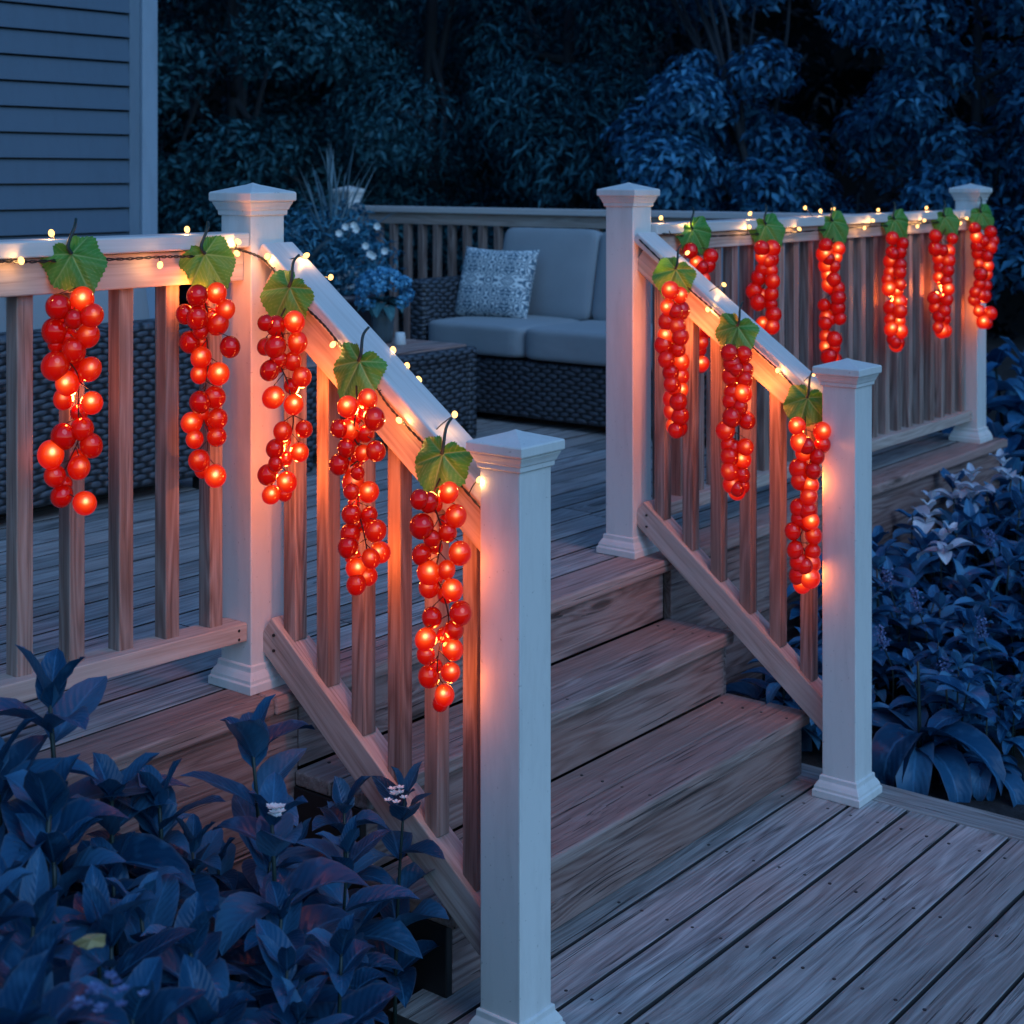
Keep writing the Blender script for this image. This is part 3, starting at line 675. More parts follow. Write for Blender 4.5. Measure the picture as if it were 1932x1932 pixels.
for px_, py_, b_, lab in ((1690, 1090, 5.2, 'pale lilac flower spike beside the right newel post'), (1745, 1130, 5.1, 'pale lilac flower spike leaning right of the first spikes'), (1868, 1180, 4.9, 'pale lilac flower spike at mid height near the right edge'), (1800, 1262, 4.75, 'lilac flower spike above the drooping leaves'), (1680, 1200, 4.85, 'lilac flower spike low against the newel post'), (1880, 1010, 5.4, 'lilac flower spike high on the right of the bed')):
    p = at_d(px_, py_, b_); b = MB(); rr = random.Random(px_); z0 = p.z-GZ
    stx = [(0, 0, 0), (.02, .0, z0*.6), (.0, .02, z0-.04), (-.03, .02, z0+.03)]; o = thing('flower_spike', lab, 'flower', (p.x, p.y, GZ))
    b.tube(sm(stx), .003, .002, 5); b.build('stem', M['stem'], o).location = (0, 0, 0)
    o.children[0].data.transform(Matrix.Translation((p.x, p.y, GZ)))
    b = MB()
    for i in range(70):
        t_ = rr.random(); c = Vector((-.03*t_, .02, z0-.04+.07*t_))+Vector((rr.gauss(0, .009), rr.gauss(0, .009), rr.gauss(0, .004))); s_ = .007; a = Vector((rr.gauss(0, 1), rr.gauss(0, 1), rr.gauss(0, 1))).normalized(); q = a.orthogonal().normalized(); w_ = a.cross(q)
        b.add([c+a*s_, c+q*s_*.6, c+w_*s_*.6, c-q*s_*.6, c-w_*s_*.6], [(0, 1, 2), (0, 2, 3), (0, 3, 4), (0, 4, 1)])
    link('florets', b.mesh('florets', M['lilac']), o)

# ------------------------------------------------------------------ planter, vase
pt = thing('flower_planter', 'tall dark planter of blue foliage, white blooms and grasses by the back railing', 'planter', (5.93, 5.91, 0))
b = MB(); b.lathe((5.93, 5.91, 0), [(0, .13), (.02, .15), (.30, .19), (.50, .215), (.505, .235), (.54, .235), (.54, .20), (.50, .195)], 28); b.build('pot', M['pot'], pt, smooth=True)
def cloud(P, N, size, mat, name, wid=.45, jit=.7, down=.0, fold=.12):
    n = len(P); N = N+RNG.normal(0, jit, (n, 3)); N /= np.linalg.norm(N, axis=1)[:, None]
    D = RNG.normal(0, 1, (n, 3)); D[:, 2] -= down; D -= N*(D*N).sum(1)[:, None]; D /= np.linalg.norm(D, axis=1)[:, None]+1e-9
    Sd = np.cross(N, D); sz = (size*RNG.uniform(.6, 1.3, n))[:, None]
    tip = P+D*sz-N*sz*.12; m = P+D*sz*.42
    V = np.stack([P, m-Sd*sz*wid*.5+N*sz*fold, tip, m+Sd*sz*wid*.5+N*sz*fold], 1).reshape(-1, 3)
    i = np.arange(n)*4; F = np.concatenate([np.stack([i, i+1, i+2], 1), np.stack([i, i+2, i+3], 1)])
    return fast_mesh(name, V, F, mat, np.repeat(RNG.random(n), 4))
def rdir(n, zb=0.0):
    d_ = RNG.normal(0, 1, (n, 3)); d_[:, 2] += zb; return d_/np.linalg.norm(d_, axis=1)[:, None]
P = []; N = []
for c, r in (((0, 0, .66), .26), ((.08, .12, .72), .26), ((-.1, .1, .80), .24), ((.05, -.16, .70), .20), ((0, .2, .62), .24), ((.05, -.05, .86), .18)):
    d_ = rdir(520, .3); P.append(np.array(c)+d_*r*RNG.uniform(.5, 1.05, (520, 1))*np.array([1, 1, .85])); N.append(d_)
link('foliage', cloud(np.vstack(P), np.vstack(N), .055, M['planterleaf'], 'foliage', .22, .6, .3), pt)
items = []; rr = random.Random(9)
for i in range(34):
    v, f, g = leaf_strip(rr.uniform(.36, .72), .014, rr.uniform(.1, .5), 7, .3, lift=rr.uniform(1.05, 1.52)); items.append((rotz(v, rr.uniform(0, 6.3))+np.array([rr.uniform(-.05, .05), rr.uniform(-.05, .05), .70]), f, g, rr.random()))
for i in range(16):
    v, f, g = leaf_strip(rr.uniform(.28, .40), .030, rr.uniform(.2, .8), 7, .3, lift=rr.uniform(.6, 1.2)); items.append((rotz(v, rr.uniform(0, 6.3))+np.array([rr.uniform(-.12, .12), rr.uniform(-.05, .2), .70]), f, g, rr.random()))
V, F, G, R_ = assemble(items); link('grass_blades', fast_mesh('grass_blades', V, F, M['grass'], R_, G, True), pt)
b = MB(); rr = random.Random(4)
for px_, py_ in ((668, 425), (652, 428), (712, 427), (690, 464), (698, 479), (704, 483), (726, 474), (640, 440), (672, 433)):
    c = at_d(px_, py_, 8.05)-Vector((5.93, 5.91, 0))
    b = MB()
    for k in range(7):
        a = 2*math.pi*k/7; d_ = (RIGHT*math.cos(a)+UP*math.sin(a)-FWD*.5); q = (UP*math.cos(a)-RIGHT*math.sin(a)); s_ = .021
        b.add([c, c+d_*s_*.6+q*s_*.4, c+d_*s_, c+d_*s_*.6-q*s_*.4], [(0, 1, 2), (0, 2, 3)])
    link('white_bloom', b.mesh('white_bloom', M['white']), pt)

vp = at_d(722, 646, 7.0); vp.z = .419
vs_ = thing('glass_vase', 'smoky glass vase of blue hydrangeas on the coffee table', 'vase', vp)
b = MB(); b.lathe(vp, [(0, .038), (.004, .045), (.08, .050), (.17, .058), (.172, .055), (.08, .046), (.012, .040)], 24); b.build('vase_body', M['glass'], vs_, smooth=True)
b = MB()
for i in range(7): a = i*.9; b.tube([vp+Vector((.02*math.cos(a), .02*math.sin(a), .01)), vp+Vector((.03*math.cos(a+.5), .03*math.sin(a+.5), .2))], .003, .003, 5)
b.build('stem', M['stem'], vs_)
P = []; N = []
for i in range(60):
    d_ = rdir(1, .9)[0]; c = np.array([0, 0, .225])+d_*np.array([.120, .120, .090]); k = 26
    e_ = rdir(k); P.append(c+e_*.019); N.append(e_+d_*.6)
link('hydrangea_head', cloud(np.vstack(P), np.vstack(N), .019, M['petal'], 'hydrangea_head', .95, .4), vs_)
items = []; rr = random.Random(12)
for i in range(15):
    v, f, g = leaf_strip(rr.uniform(.10, .15), .062, rr.uniform(1.0, 1.9), 7, .15, lift=.25); items.append((rotz(v, i*2.4)+np.array([0, 0, .17+rr.uniform(-.01, .03)]), f, g, rr.random()))
V, F, G, R_ = assemble(items); link('leaf_collar', fast_mesh('leaf_collar', V, F, M['vaseleaf'], R_, G, True), vs_)
cp = at_d(755, 652, (vp.x*cT+vp.y*sT)-.10); cp.z = .419
b = MB(); b.lathe((0, 0, 0), [(0, .024), (.003, .027), (.05, .022), (.055, .020), (.05, .018)], 20)
tag(link('candle_holder', b.mesh('candle_holder', painted('white_ceramic', (.75, .76, .78)), smooth=True), None, cp), 'small white candle cup beside the vase on the coffee table', 'candle holder')

# ------------------------------------------------------------------ grape leaf strings
def grape_leaf_mesh(seed):
    rg = random.Random(seed); na, nr = 180, 22; V = [(0, 0, 0)]; ve = [1.0]; F = []
    veins = [0, .95, -.95, 2.0, -2.0]; amp = [rg.uniform(.9, 1.1) for _ in range(5)]
    for j in range(1, nr+1):
        for i in range(na):
            ph = -math.pi+2*math.pi*(i+.5)/na; t_ = j/nr
            q = abs(ph)/math.pi; ap = abs(ph)
            r = .049+.024*math.cos(ph)+.012*math.exp(-(ph/.20)**2)+.007*math.exp(-((ap-.95)/.25)**2)+.013*math.exp(-((ap-1.85)/.34)**2)+.007*math.exp(-((ap-2.55)/.25)**2)
            r *= (1-.78*max(0, (q-.88)/.12)**1.6); r += .0016*(abs(((i*45/na) % 1)-.5)*4-1)*(t_**8)*min(1, (1-q)*9); r *= 1+.03*math.sin(3*ph+seed)
            rr_ = r*t_; x, y = rr_*math.sin(ph), -rr_*math.cos(ph)
            best = 0; hgt = 0
            for a in veins:
                dl_ = ph-a; al = rr_*math.cos(dl_); sd = rr_*math.sin(dl_)
                if al > 0:
                    best = max(best, math.exp(-(sd/(.0015*(1.3-t_*.7)))**2))
                    if abs(dl_) < .5: s2 = (al-abs(sd)*1.1)/.0105; fr = abs(s2-round(s2)); best = max(best, .55*math.exp(-(fr/.075)**2)*(1 if abs(sd) > .001 else 0))
                    hgt = max(hgt, math.exp(-(sd/.007)**2))
            z = -.0060*hgt+.010*math.sin(2*ph+seed)*t_*t_-.22*rr_*t_*1.0+.004*math.sin(7*ph+seed*2)*t_**2
            V.append((x, y, z)); ve.append(best)
    for i in range(na): F.append((0, 1+i, 1+(i+1) % na)) if abs(i-(na-1)) > 0 else None
    for j in range(nr-1):
        for i in range(na-1):
            a = 1+j*na+i; F.append((a, a+na, a+na+1, a+1))
    me = bpy.data.meshes.new('leaf'); me.from_pydata(V, [], F); me.materials.append(M['leaf'])
    a = me.attributes.new('gc', 'FLOAT_VECTOR', 'POINT'); a.data.foreach_set('vector', np.array(V, dtype=np.float32).ravel())
    a = me.attributes.new('vein', 'FLOAT', 'POINT'); a.data.foreach_set('value', np.array(ve, dtype=np.float32))
    me.polygons.foreach_set('use_smooth', [True]*len(me.polygons)); me.update(); return me
GL = [grape_leaf_mesh(s_) for s_ in (1, 2, 3)]
def sphere_mesh(name, mat, seg=24, ringn=14, zs=1.06):
    b = MB(); V = [(0, 0, zs)]; F = []
    for j in range(1, ringn):
        for i in range(seg): a, p_ = 2*math.pi*i/seg, math.pi*j/ringn; V.append((math.sin(p_)*math.cos(a), math.sin(p_)*math.sin(a), zs*math.cos(p_)))
    V.append((0, 0, -zs)); n = len(V)-1
    for i in range(seg):
        F.append((0, 1+i, 1+(i+1) % seg)); F.append((n, n-seg+(i+1) % seg, n-seg+i))
        for j in range(ringn-2): a = 1+j*seg; F.append((a+i, a+seg+i, a+seg+(i+1) % seg, a+(i+1) % seg))
    b.add(V, F); return b.mesh(name, mat, smooth=True)
BERRY = sphere_mesh('berry', M['berry'])
BULB = sphere_mesh('bulb', M['bulb'], 12, 8, 1.3)

def V1(l, ox, oy, k): return [(ox+k*x, oy+k*y, r*k, L_) for x, y, r, L_ in l]
G1 = V1([(450,205,95,0),(635,150,90,1),(710,275,90,.4),(425,400,100,0),(570,300,70,0),(680,430,85,.4),(570,545,95,.2),(430,500,60,0),(425,665,100,.25),(695,690,88,.55),(520,800,92,1),(490,920,75,.5),(710,950,85,1),(635,1150,85,.2),(490,1210,92,0),(705,1280,88,.2),(392,1350,95,1),(610,1450,85,.5),(425,1515,80,.2),(478,1665,88,0),(655,1725,85,.9)], 0, 528.3, .2441)
G2 = V1([(1525,120,80,0),(1675,100,80,1),(1430,265,72,0),(1740,230,75,.7),(1525,295,85,.1),(1685,340,82,.3),(1550,400,60,0),(1465,480,80,0),(1778,518,75,0),(1555,600,78,.75),(1690,725,80,1),(1540,730,65,.6),(1545,945,80,0),(1660,905,82,.2),(1480,1105,82,.8),(1680,1075,78,.3),(1505,1230,65,.6),(1675,1210,75,.3),(1540,1395,80,.35),(1665,1515,80,1)], 0, 528.3, .2441)
G3 = V1([(75,835,38,0),(125,850,50,.1),(215,830,50,1),(75,950,42,0),(122,950,50,.1),(230,930,48,.6),(140,1010,38,.1),(205,1020,45,.3),(95,1065,47,0),(250,1097,48,.5),(112,1195,52,.9),(210,1230,48,1),(158,1360,46,.4),(260,1348,42,.2),(122,1443,43,.1),(238,1460,44,.9),(125,1515,37,.1),(85,1568,47,.1),(178,1605,46,.9),(103,1665,46,.9)], 471.7, 283, .3906)
k1 = .39076
G4 = V1([(472,1240,52,1),(568,1205,48,.8),(430,1345,42,.1),(478,1350,48,.8),(600,1298,52,.2),(560,1370,40,.2),(465,1440,42,0),(545,1465,40,.6),(608,1455,48,.2),(430,1518,48,0),(520,1560,34,.1),(498,1605,50,.6),(490,1650,38,.2),(573,1652,48,.8),(490,1760,47,.1),(575,1765,42,.1),(607,1840,50,.3),(485,1855,47,.1)], 471.7, 283, .3906) + \
     V1([(715,710,50,0),(870,735,50,.8),(825,765,45,.5),(755,812,50,.9),(755,890,47,.2),(810,850,45,.5)], 377.4, 754.7, k1)
G5 = V1([(1060,480,45,0),(1200,447,48,1),(1105,495,45,0),(1235,560,55,.6),(1070,610,60,0),(1195,640,45,.2),(1120,670,42,.1),(1070,745,48,.1),(1255,740,55,.7),(1105,835,55,.8),(1190,820,42,.6),(1105,905,47,.4),(1218,918,52,.9),(1120,1050,48,.1),(1258,1030,52,.2),(1225,1110,47,.2),(1090,1155,52,1),(1220,1205,50,.9),(1090,1230,42,.3),(1105,1335,52,.2),(1210,1315,47,.8),(1180,1425,48,.9)], 377.4, 754.7, k1)
def autog(seed, cx_, y0, y1, w, rpx):
    rg = random.Random(seed); out = []; y = y0+rpx*.6; i = 0; ph = rg.uniform(0, 6)
    while y < y1-rpx*.7:
        f = (y-y0)/(y1-y0); half = (w/2-rpx)*(1-.35*f)*(.75+.25*math.sin(f*9+ph)); row = rg.uniform(-.28, .28)*half; drift = row+.12*w*math.sin(f*4+ph)*(.4+f*.6)*.5
        for s_ in (-1, 1):
            if rg.random() < .08 and f > .3: continue
            out.append((cx_+drift+s_*half*rg.uniform(.5, 1.3), y+rg.uniform(-.25, .25)*rpx+(rpx*.4 if s_ > 0 else 0), rpx*rg.uniform(.88, 1.1), rg.choice([0, 0, .1, .15, .2, .35, .5, .85, 1])))
        if i % 3 == 1: out.append((cx_+drift+rg.uniform(-.3, .3)*half, y+rpx*.5, rpx*.85, rg.choice([0, .1, .4])))
        y += rpx*rg.uniform(1.3, 1.65); i += 1
    out.append((cx_+drift, y1-rpx, rpx, 1.0)); return out
# (leaf centre px, plane kind, berries, roll of the leaf tip, label)
lab0 = 'red grape light string '
STR = [((145, 503), 'L', G1, 24, lab0+'hanging leftmost on the left level railing'),
       ((397, 500), 'L', G2, 30, lab0+'on the left level railing next to the upper stair post'),
       ((540, 562), 'LS', G3, -28, lab0+'at the top of the near sloping rail'),
       ((672, 703), 'LS', G4, -24, lab0+'at the middle of the near sloping rail'),
       ((832, 880), 'LS', G5, -14, lab0+'at the bottom of the near sloping rail beside the foreground newel'),
       ((1270, 524), 'RS', autog(6, 1272, 542, 820, 72, 16.5), -22, lab0+'at the top of the far sloping rail'),
       ((1387, 632), 'RS', autog(7, 1391, 656, 942, 80, 16.5), -20, lab0+'at the middle of the far sloping rail'),
       ((1519, 768), 'RS', autog(8, 1520, 797, 1118, 80, 17), -16, lab0+'at the bottom of the far sloping rail against the right newel'),
       ((1312, 447), 'R', autog(9, 1322, 468, 700, 70, 14), 28, lab0+'on the right level railing, mostly hidden by the far sloping rail'),
       ((1450, 437), 'R', autog(10, 1447, 458, 690, 70, 14), 30, lab0+'second from the left on the right level railing'),
       ((1575, 430), 'R', autog(11, 1569, 455, 690, 64, 13.5), 30, lab0+'on the right level railing directly above the right newel cap'),
       ((1692, 426), 'R', autog(12, 1690, 445, 663, 60, 12.8), 30, lab0+'on the right level railing, third from the far corner post'),
       ((1786, 420), 'R', autog(13, 1779, 440, 637, 54, 12.2), 30, lab0+'on the right level railing just before the far corner post'),
       ((1854, 412), 'E', autog(14, 1855, 425, 619, 55, 11.8), 28, lab0+'hanging on the far corner post itself')]
XLS = 2.468-.048; XRS = 4.022-.048; YL = PA[1]-.048; YR = PE[1]-.038
def plane_pt(kind, px_, py_, off):
    if kind == 'L': return at_y(px_, py_, YL-off)
    if kind == 'LS': return at_x(px_, py_, XLS-off)
    if kind == 'RS': return at_x(px_, py_, XRS-off)
    if kind == 'E': return at_y(px_, py_, PE[1]-.052-off)
    return at_y(px_, py_, YR-off)
for si, ((lx, ly), kind, gl, roll, lab) in enumerate(STR):
    A = plane_pt(kind, lx, ly, .024); dep = A.x*cT+A.y*sT; pxm = FPX/dep
    gx = sum(g[0] for g in gl)/len(gl); core = plane_pt(kind, gx, gl[0][1], .095 if kind in ('LS', 'RS') else .045); depg = core.x*cT+core.y*sT
    o = thing('grape_light_string', lab, 'string light', A, 'grape light strings on the railings')
    rg = random.Random(40+si)
    # leaf
    L = link('leaf', GL[si % 3], o); nrm = {'L': -FWD*.75+Vector((0, -.45, .22)), 'LS': -FWD*.55+Vector((-.6, 0, .22)), 'RS': -FWD*.55+Vector((-.6, 0, .22))}.get(kind, Vector((-.75, -1, .3)))
    nrm.normalize(); up = (UP-nrm*UP.dot(nrm)).normalized(); rt = up.cross(nrm).normalized(); a = math.radians(roll)
    rt2 = rt*math.cos(a)+up*math.sin(a); up2 = up*math.cos(a)-rt*math.sin(a)
    scl = 1.04 if kind in ('L', 'LS') else 1.08
    Rm = Matrix((rt2, up2, nrm)).transposed()
    L.matrix_local = Matrix.Translation(up2*.026+nrm*.016) @ Rm.to_4x4() @ Matrix.Diagonal((scl, scl, scl, 1))
    # stalk up to the rail top and main vine with pedicels
    b = MB(); top = up2*.026+nrm*.016
    b.tube(sm([top, top+up2*.018+nrm*.006, top+UP*.055-nrm*.01+rt*.006, top+UP*.075-nrm*.03+rt*.01]), .0042, .0028, 7)
    link('stalk', b.mesh('stalk', M['stem'], smooth=True), o)
    pos = []
    for i, (x, y, r, lv) in enumerate(gl):
        jit = (-.011, .010, -.002, .014)[i % 4]
        p = at_d(x, y, depg+jit); pos.append((p, 1.05*r*(depg+jit)/FPX*rg.uniform(.96, 1.04), lv))
    if si < 5:      # small inner berries behind the front ones
        for x, y, r, lv in list(gl)[::3]:
            p = at_d(gx+(x-gx)*.35+rg.uniform(-6, 6), y+rg.uniform(8, 24), depg+.026); pos.append((p, r*.82*depg/FPX, rg.choice([0, .1, .3])))
    ys = sorted(pos, key=lambda q: -q[0].z); vine = [A+UP*-.02]
    for i in range(0, len(ys), 3):
        gq = ys[i:i+3]; m_ = sum((q[0] for q in gq), Vector())/len(gq); vine.append(m_)
    b = MB(); vv = sm(vine, 5); b.tube(vv, .0022, .0012, 6)
    for p, r, lv in pos:
        q = min(vv, key=lambda c: (c-p-UP*(r+.014)).length); b.tube([q, (q+p)/2+UP*r*.5, p+UP*r*.98], .0011, .0010, 5)
    b.v = [tuple(Vector(v)-A) for v in b.v]; link('vine', b.mesh('vine', M['vine'], smooth=True), o)
    for p, r, lv in pos:
        g_ = link('berry', BERRY, o, p-A); g_.scale = (r, r*rg.uniform(.94, 1), r*rg.uniform(.97, 1.05))
        e_ = rg.uniform(-.5, .5), rg.uniform(-.4, .4), rg.uniform(0, 6.28); g_.rotation_euler = e_
        g_.color = (min(1, lv*rg.uniform(.92, 1.0)), 0, 0, 1)
    lit = [q for q in pos if q[2] >= .75] or pos[::4]
    top_, bot_ = max(q[0].z for q in pos), min(q[0].z for q in pos)
    for k in range(4):
        zt = top_+(bot_-top_)*(k*.27+.08); q = min(lit, key=lambda q: abs(q[0].z-zt))
        ld_ = bpy.data.lights.new('led', 'POINT'); ld_.energy = {'LS': 1.15, 'RS': 1.6}.get(kind, 1.45)*(.42 if si == 4 else 1); ld_.color = (1, .215, .04); ld_.shadow_soft_size = .012
        lo = bpy.data.objects.new('led', ld_); COL.objects.link(lo); lo.parent = o
        back = {'L': Vector((0, 1, 0)), 'R': Vector((0, 1, 0)), 'E': Vector((0, 1, 0)), 'LS': Vector((1, 0, 0)), 'RS': Vector((1, 0, 0))}[kind]
        vq = min(vv, key=lambda c: (c-q[0]).length); lo.location = vq-A+back*((.030 if k % 2 else 0) if kind in ('LS', 'RS') else .012)

# ------------------------------------------------------------------ fairy lights
def fairy(label, loc, kind_pts, wires):
    o = thing('fairy_light_string', label, 'string light', loc, 'warm fairy light strings'); loc = Vector(loc); b = MB(); allp = []
    for w_ in wires:
        pts = [plane_pt(k, x, y, .006) for k, x, y in w_]; s1 = sm(pts, 10)
        for ph in (0, math.pi):
            b.tube([p+Vector((0, 0, 1))*.0022*math.sin(i*1.3+ph)-(FWD*.0022*math.cos(i*1.3+ph)) for i, p in enumerate(s1)], .0016, .0016, 6)
        allp += s1
    bulbs = []
    for k, x, y, off in kind_pts:
        p = plane_pt(k, x, y, off); bulbs.append(p); q = min(allp, key=lambda c: (c-p).length); d_ = (p-q)
        if d_.length < .25: b.tube(sm([q, q+d_*.5+UP*.006, p], 4), .0013, .0013, 5)
        else: b.tube([p, p+Vector((0, 0, -.03))], .0013, .0013, 5)
    b.v = [tuple(Vector(v)-loc) for v in b.v]; link('wire', b.mesh('wire', M['wire'], smooth=True), o)
    rg = random.Random(len(bulbs))
    for p in bulbs:
        ld_ = bpy.data.lights.new('led', 'POINT'); ld_.energy = .11; ld_.color = (1, .50, .16); ld_.shadow_soft_size = .004
        lo = bpy.data.objects.new('led', ld_); COL.objects.link(lo); lo.parent = o; lo.location = p-loc-FWD*.009-UP*.004
        g_ = link('bulb', BULB, o, p-loc); g_.scale = (.0062,)*3; g_.rotation_euler = (rg.uniform(-1, 1), rg.uniform(-1, 1), 0)
    return o
fairy('warm fairy lights along the left level rail and down the near sloping rail', (2.4, PA[1]-.05, .98),
      [('L', 97, 440, -.03), ('L', 40, 492, .010), ('L', 302, 500, .014), ('L', 353, 433, -.02), ('L', 449, 456, .010), ('L', 447, 478, .012), ('LS', 504, 484, .008), ('LS', 578, 482, -.08),
       ('LS', 624, 523, -.15), ('LS', 628, 650, .010), ('LS', 753, 793, .010), ('LS', 768, 690, -.10), ('LS', 790, 716, -.10), ('LS', 858, 782, -.05), ('LS', 742, 660, -.10), ('LS', 905, 905, .010)],
      [[('L', -220, 500), ('L', -60, 496), ('L', 0, 493), ('L', 60, 494), ('L', 145, 490), ('L', 230, 489), ('L', 300, 485), ('L', 350, 484), ('L', 410, 482), ('L', 436, 470), ('L', 462, 474)],
       [('L', 462, 474), ('LS', 492, 486), ('LS', 512, 505), ('LS', 530, 530)],
       [('LS', 530, 530), ('LS', 575, 578), ('LS', 610, 612), ('LS', 640, 648), ('LS', 700, 718), ('LS', 732, 764), ('LS', 775, 812), ('LS', 812, 850), ('LS', 860, 905), ('LS', 915, 968)]])
fairy('warm fairy lights on the far sloping rail of the stairs', (4.0, 2.3, .8),
      [('RS', 1297, 477, -.06), ('RS', 1335, 584, .010), ('RS', 1366, 537, -.09), ('RS', 1467, 699, .010), ('RS', 1535, 705, -.02), ('RS', 1250, 500, .010)],
      [[('RS', 1206, 452), ('RS', 1255, 500), ('RS', 1300, 545), ('RS', 1340, 580), ('RS', 1375, 612), ('RS', 1420, 655), ('RS', 1467, 697), ('RS', 1505, 735), ('RS', 1552, 775)]])
fairy('warm fairy lights on the right level railing up to the far corner post', (5.4, PE[1]-.05, .98),
      [('R', 1247, 411, -.03), ('R', 1303, 422, .012), ('R', 1415, 403, -.02), ('R', 1414, 428, .010), ('R', 1508, 432, .012), ('R', 1519, 392, -.06), ('R', 1548, 398, -.03), ('R', 1572, 394, -.06), ('R', 1631, 430, .012), ('R', 1647, 416, .012),
       ('R', 1657, 396, -.03), ('R', 1731, 427, .010), ('R', 1744, 416, .012), ('R', 1748, 392, -.04), ('R', 1812, 421, .012), ('R', 1824, 412, .012), ('R', 1837, 391, -.03)],
      [[('R', 1250, 441), ('R', 1320, 446), ('R', 1400, 443), ('R', 1500, 438), ('R', 1600, 430), ('R', 1700, 424), ('R', 1790, 418), ('R', 1812, 416)]])

# ------------------------------------------------------------------ trees
def tree(name, label, centre, clumps, nleaf, lsz, mat, trunk_r=.07, wid=.42, down=.6, jit=.55, limbs=10, base=None, shell=.55, upb=.25):
    base = base or (centre[0], centre[1], GZ); o = thing(name, label, 'tree', base)
    P = []; N = []
    for c, r in clumps:
        k = int(nleaf*(r**2)); d_ = rdir(k, upb); P.append(np.array(c)+d_*r*RNG.uniform(shell, 1.05, (k, 1))*np.array([1, 1, .8])); N.append(d_*.8+np.array([0, 0, .5]))
    me = cloud(np.vstack(P)-np.array(base), np.vstack(N), lsz, mat, 'crown', wid, jit, down); link('crown', me, o)
    b = MB(); B = Vector(base); top = Vector(centre)+Vector((0, 0, .6)); trunk = sm([B, B.lerp(top, .35)+Vector((.06, .04, 0)), B.lerp(top, .7)-Vector((.07, 0, 0)), top], 6)
    b.tube(trunk, trunk_r, trunk_r*.3, 10); rr = random.Random(int(abs(centre[0])*100))
    for i in range(limbs):
        c = Vector(rr.choice(clumps)[0]); s_ = trunk[rr.randrange(len(trunk)//4, len(trunk)-2)]
        b.tube(sm([s_, s_.lerp(c, .5)+Vector((rr.uniform(-.1, .1), rr.uniform(-.1, .1), rr.uniform(-.1, .15))), c], 5), trunk_r*.38, trunk_r*.08, 7)
    b.v = [tuple(Vector(v)-B) for v in b.v]; link('trunk', b.mesh('trunk', M['bark'], smooth=True), o)
    return o
def blob(px_, dep, rx, z0, z1, n, cr, seed):
    c0 = at_d(px_, 0, dep); rr = random.Random(seed); out = []; zc = (z0+z1)/2; rz = (z1-z0)/2
    for i in range(n):
        while True:
            v = Vector((rr.uniform(-1, 1), rr.uniform(-1, 1), rr.uniform(-1, 1)))
            if .35 < v.length < 1: break
        out.append(((c0.x+v.x*rx, c0.y+v.y*rx, zc+v.z*rz), cr*rr.uniform(.6, 1.25)))
    return (c0.x, c0.y, zc), out
c, cl = blob(455, 12.0, 1.45, -.3, 4.6, 85, .38, 1); tree('broadleaf_tree', 'dark small-leaved tree directly right of the house corner', c, cl, 3600, .075, M['treeleaf'], .10, shell=.5)
c, cl = blob(820, 13.4, 1.4, -.4, 5.0, 80, .42, 2); tree('conifer_tree', 'dark feathery conifer behind the planter and sofa', c, cl, 2800, .10, M['fir'], .12, .16, 1.1)
c, cl = blob(1080, 12.6, .95, -.4, 4.6, 56, .36, 3); tree('conifer_tree', 'dark conifer directly behind the tall post right of the sofa', c, cl, 2800, .10, M['fir'], .12, .18, 1.1)
c, cl = blob(1372, 10.6, .62, .45, 2.0, 24, .27, 4); c2, cl2 = blob(1320, 11.4, .95, 2.35, 4.0, 20, .32, 41); tree('broadleaf_tree', 'blue-leaved tree with drooping leaves left of the dark gap', c, cl+cl2, 5200, .085, M['maple'], .055, .42, 1.3, .45, 14, (at_d(1560, 0, 10.6).x, at_d(1560, 0, 10.6).y, GZ), .6, .4)
c, cl = blob(1850, 9.8, .85, .2, 3.6, 52, .27, 5); tree('broadleaf_tree', 'blue-leaved tree with drooping leaves at the right picture edge', c, cl, 5200, .082, M['maple'], .06, .42, 1.0, .45, 12, None, .6, .4)
c, cl = blob(1620, 10.2, .50, -.1, 1.0, 14, .24, 6); tree('broadleaf_tree', 'low blue-leaved young tree between the two larger blue trees', c, cl, 5200, .08, M['maple'], .03, .36, 1.2, .45, 6, None, .6, .4)
c, cl = blob(2230, 8.6, .9, .1, 3.6, 60, .32, 7); tree('broadleaf_tree', 'blue-leaved tree just outside the right picture edge', c, cl, 4200, .082, M['maple'], .06, .36, 1.3, .45, 8, None, .6, .4)

# far wood behind: a thick mass with a leafy front
P = []; N = []
for i in range(420):
    px_ = random.uniform(-700, 2900); dep = random.uniform(15.5, 18.5); z = random.uniform(-.5, 6.8); c = at_d(px_, 0, dep); c.z = z; r = random.uniform(.5, .9); k = int(150*r*r*2)
    d_ = rdir(k, .3); P.append(np.array(c)+d_*r*RNG.uniform(.6, 1.05, (k, 1))); N.append(d_*.7+np.array([0, 0, .5]))
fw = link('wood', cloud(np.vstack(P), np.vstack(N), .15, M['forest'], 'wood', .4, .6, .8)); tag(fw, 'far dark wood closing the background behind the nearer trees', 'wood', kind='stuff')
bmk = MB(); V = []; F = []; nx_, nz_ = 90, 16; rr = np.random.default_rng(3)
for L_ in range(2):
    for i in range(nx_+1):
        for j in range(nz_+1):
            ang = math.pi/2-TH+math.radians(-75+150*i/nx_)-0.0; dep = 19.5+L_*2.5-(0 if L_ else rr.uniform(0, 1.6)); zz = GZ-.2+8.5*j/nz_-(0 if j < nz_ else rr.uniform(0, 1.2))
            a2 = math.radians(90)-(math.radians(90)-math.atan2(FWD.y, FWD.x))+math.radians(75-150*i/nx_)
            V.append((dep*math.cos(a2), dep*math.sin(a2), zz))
m = (nx_+1)*(nz_+1)
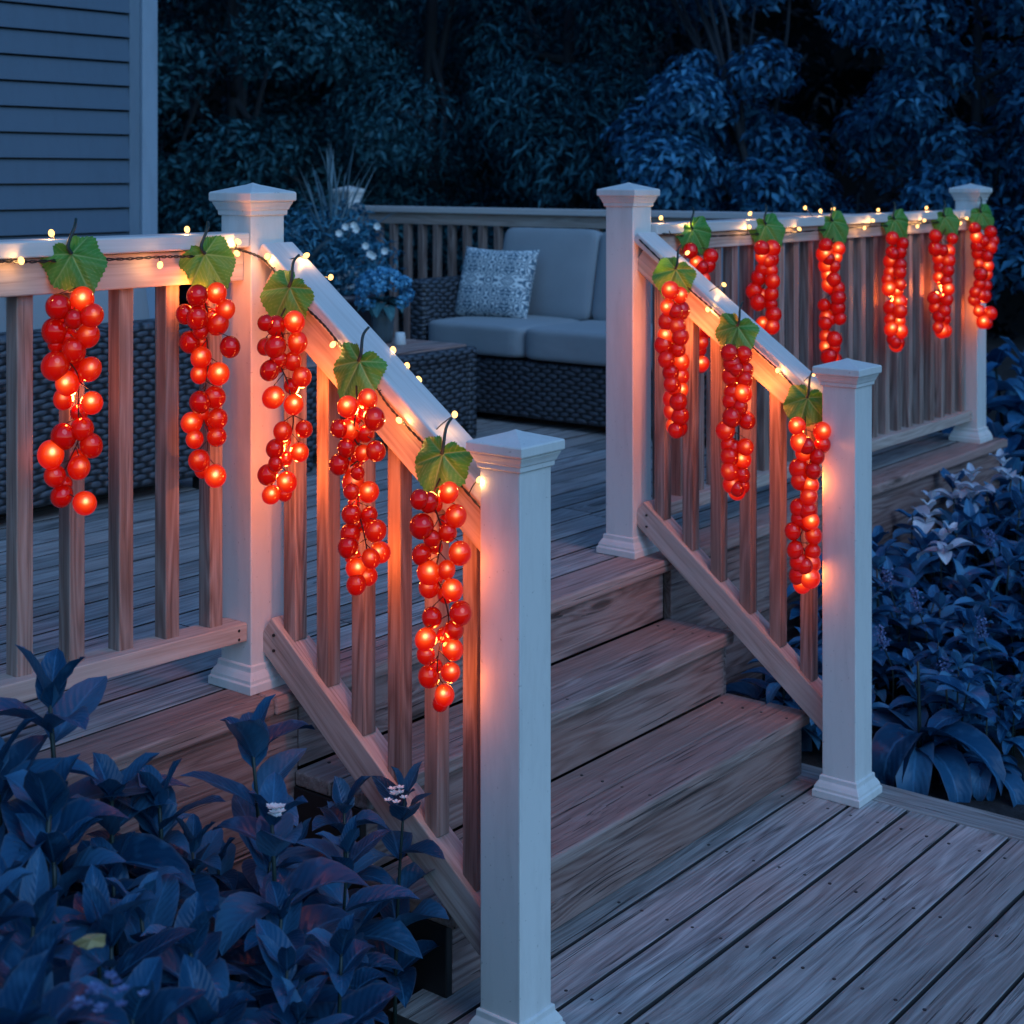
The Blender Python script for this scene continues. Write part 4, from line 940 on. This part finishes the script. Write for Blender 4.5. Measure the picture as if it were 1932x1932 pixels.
for L_ in range(2):
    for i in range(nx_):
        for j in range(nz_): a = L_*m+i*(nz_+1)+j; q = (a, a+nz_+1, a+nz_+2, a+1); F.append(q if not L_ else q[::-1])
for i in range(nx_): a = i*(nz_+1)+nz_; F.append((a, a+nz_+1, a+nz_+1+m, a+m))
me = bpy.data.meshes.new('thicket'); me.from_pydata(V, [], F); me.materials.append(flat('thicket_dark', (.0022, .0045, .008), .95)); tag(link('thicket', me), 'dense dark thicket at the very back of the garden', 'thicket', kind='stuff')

# ------------------------------------------------------------------ light and camera
SUN_EL, SUN_AZ = math.radians(42), math.radians(250)      # direction the light comes from, measured from +x counter-clockwise
w = bpy.data.worlds.new('World'); S.world = w; w.use_nodes = True; nt = w.node_tree; bg = nt.nodes['Background']
sky = nt.nodes.new('ShaderNodeTexSky'); sky.sky_type = 'NISHITA'; sky.sun_disc = False; sky.sun_elevation = math.radians(23); sky.sun_rotation = math.radians(90)-SUN_AZ
sky.air_density = 1.6; sky.dust_density = .2; sky.ozone_density = 5.0
mx = nt.nodes.new('ShaderNodeMix'); mx.data_type = 'RGBA'; mx.blend_type = 'MULTIPLY'; mx.inputs[0].default_value = 1
nt.links.new(sky.outputs[0], mx.inputs[6]); mx.inputs[7].default_value = (.43, .72, 1.0, 1); nt.links.new(mx.outputs[2], bg.inputs[0]); bg.inputs[1].default_value = .15
sl = bpy.data.lights.new('sun', 'SUN'); sl.energy = 1.0; sl.angle = math.radians(40); sl.color = (.44, .69, 1.0)
so = bpy.data.objects.new('sun', sl); COL.objects.link(so); so.location = (0, 0, 8)
dv = Vector((math.cos(SUN_AZ)*math.cos(SUN_EL), math.sin(SUN_AZ)*math.cos(SUN_EL), math.sin(SUN_EL))); so.rotation_euler = dv.to_track_quat('Z', 'Y').to_euler()

cd = bpy.data.cameras.new('camera'); cam = bpy.data.objects.new('camera', cd); COL.objects.link(cam); S.camera = cam
cam.location = (0, 0, HC); cd.sensor_width = 36; cd.lens = 36*FPX/1932; cd.shift_y = -(966-Y0)/1932; cd.clip_end = 500; cd.clip_start = .05
cam.rotation_euler = (math.radians(90), 0, math.atan2(FWD.y, FWD.x)-math.pi/2)
cd.dof.use_dof = True; cd.dof.focus_distance = 3.5; cd.dof.aperture_fstop = 5.6
S.view_settings.view_transform = 'Standard'; S.view_settings.look = 'None'; S.view_settings.exposure = 0; S.view_settings.gamma = 1
S.render.engine = 'CYCLES'; S.cycles.use_denoising = True; S.cycles.max_bounces = 6; S.cycles.sample_clamp_indirect = 3; S.cycles.sample_clamp_direct = 0
S.cycles.caustics_reflective = False; S.cycles.caustics_refractive = False; S.cycles.use_adaptive_sampling = True
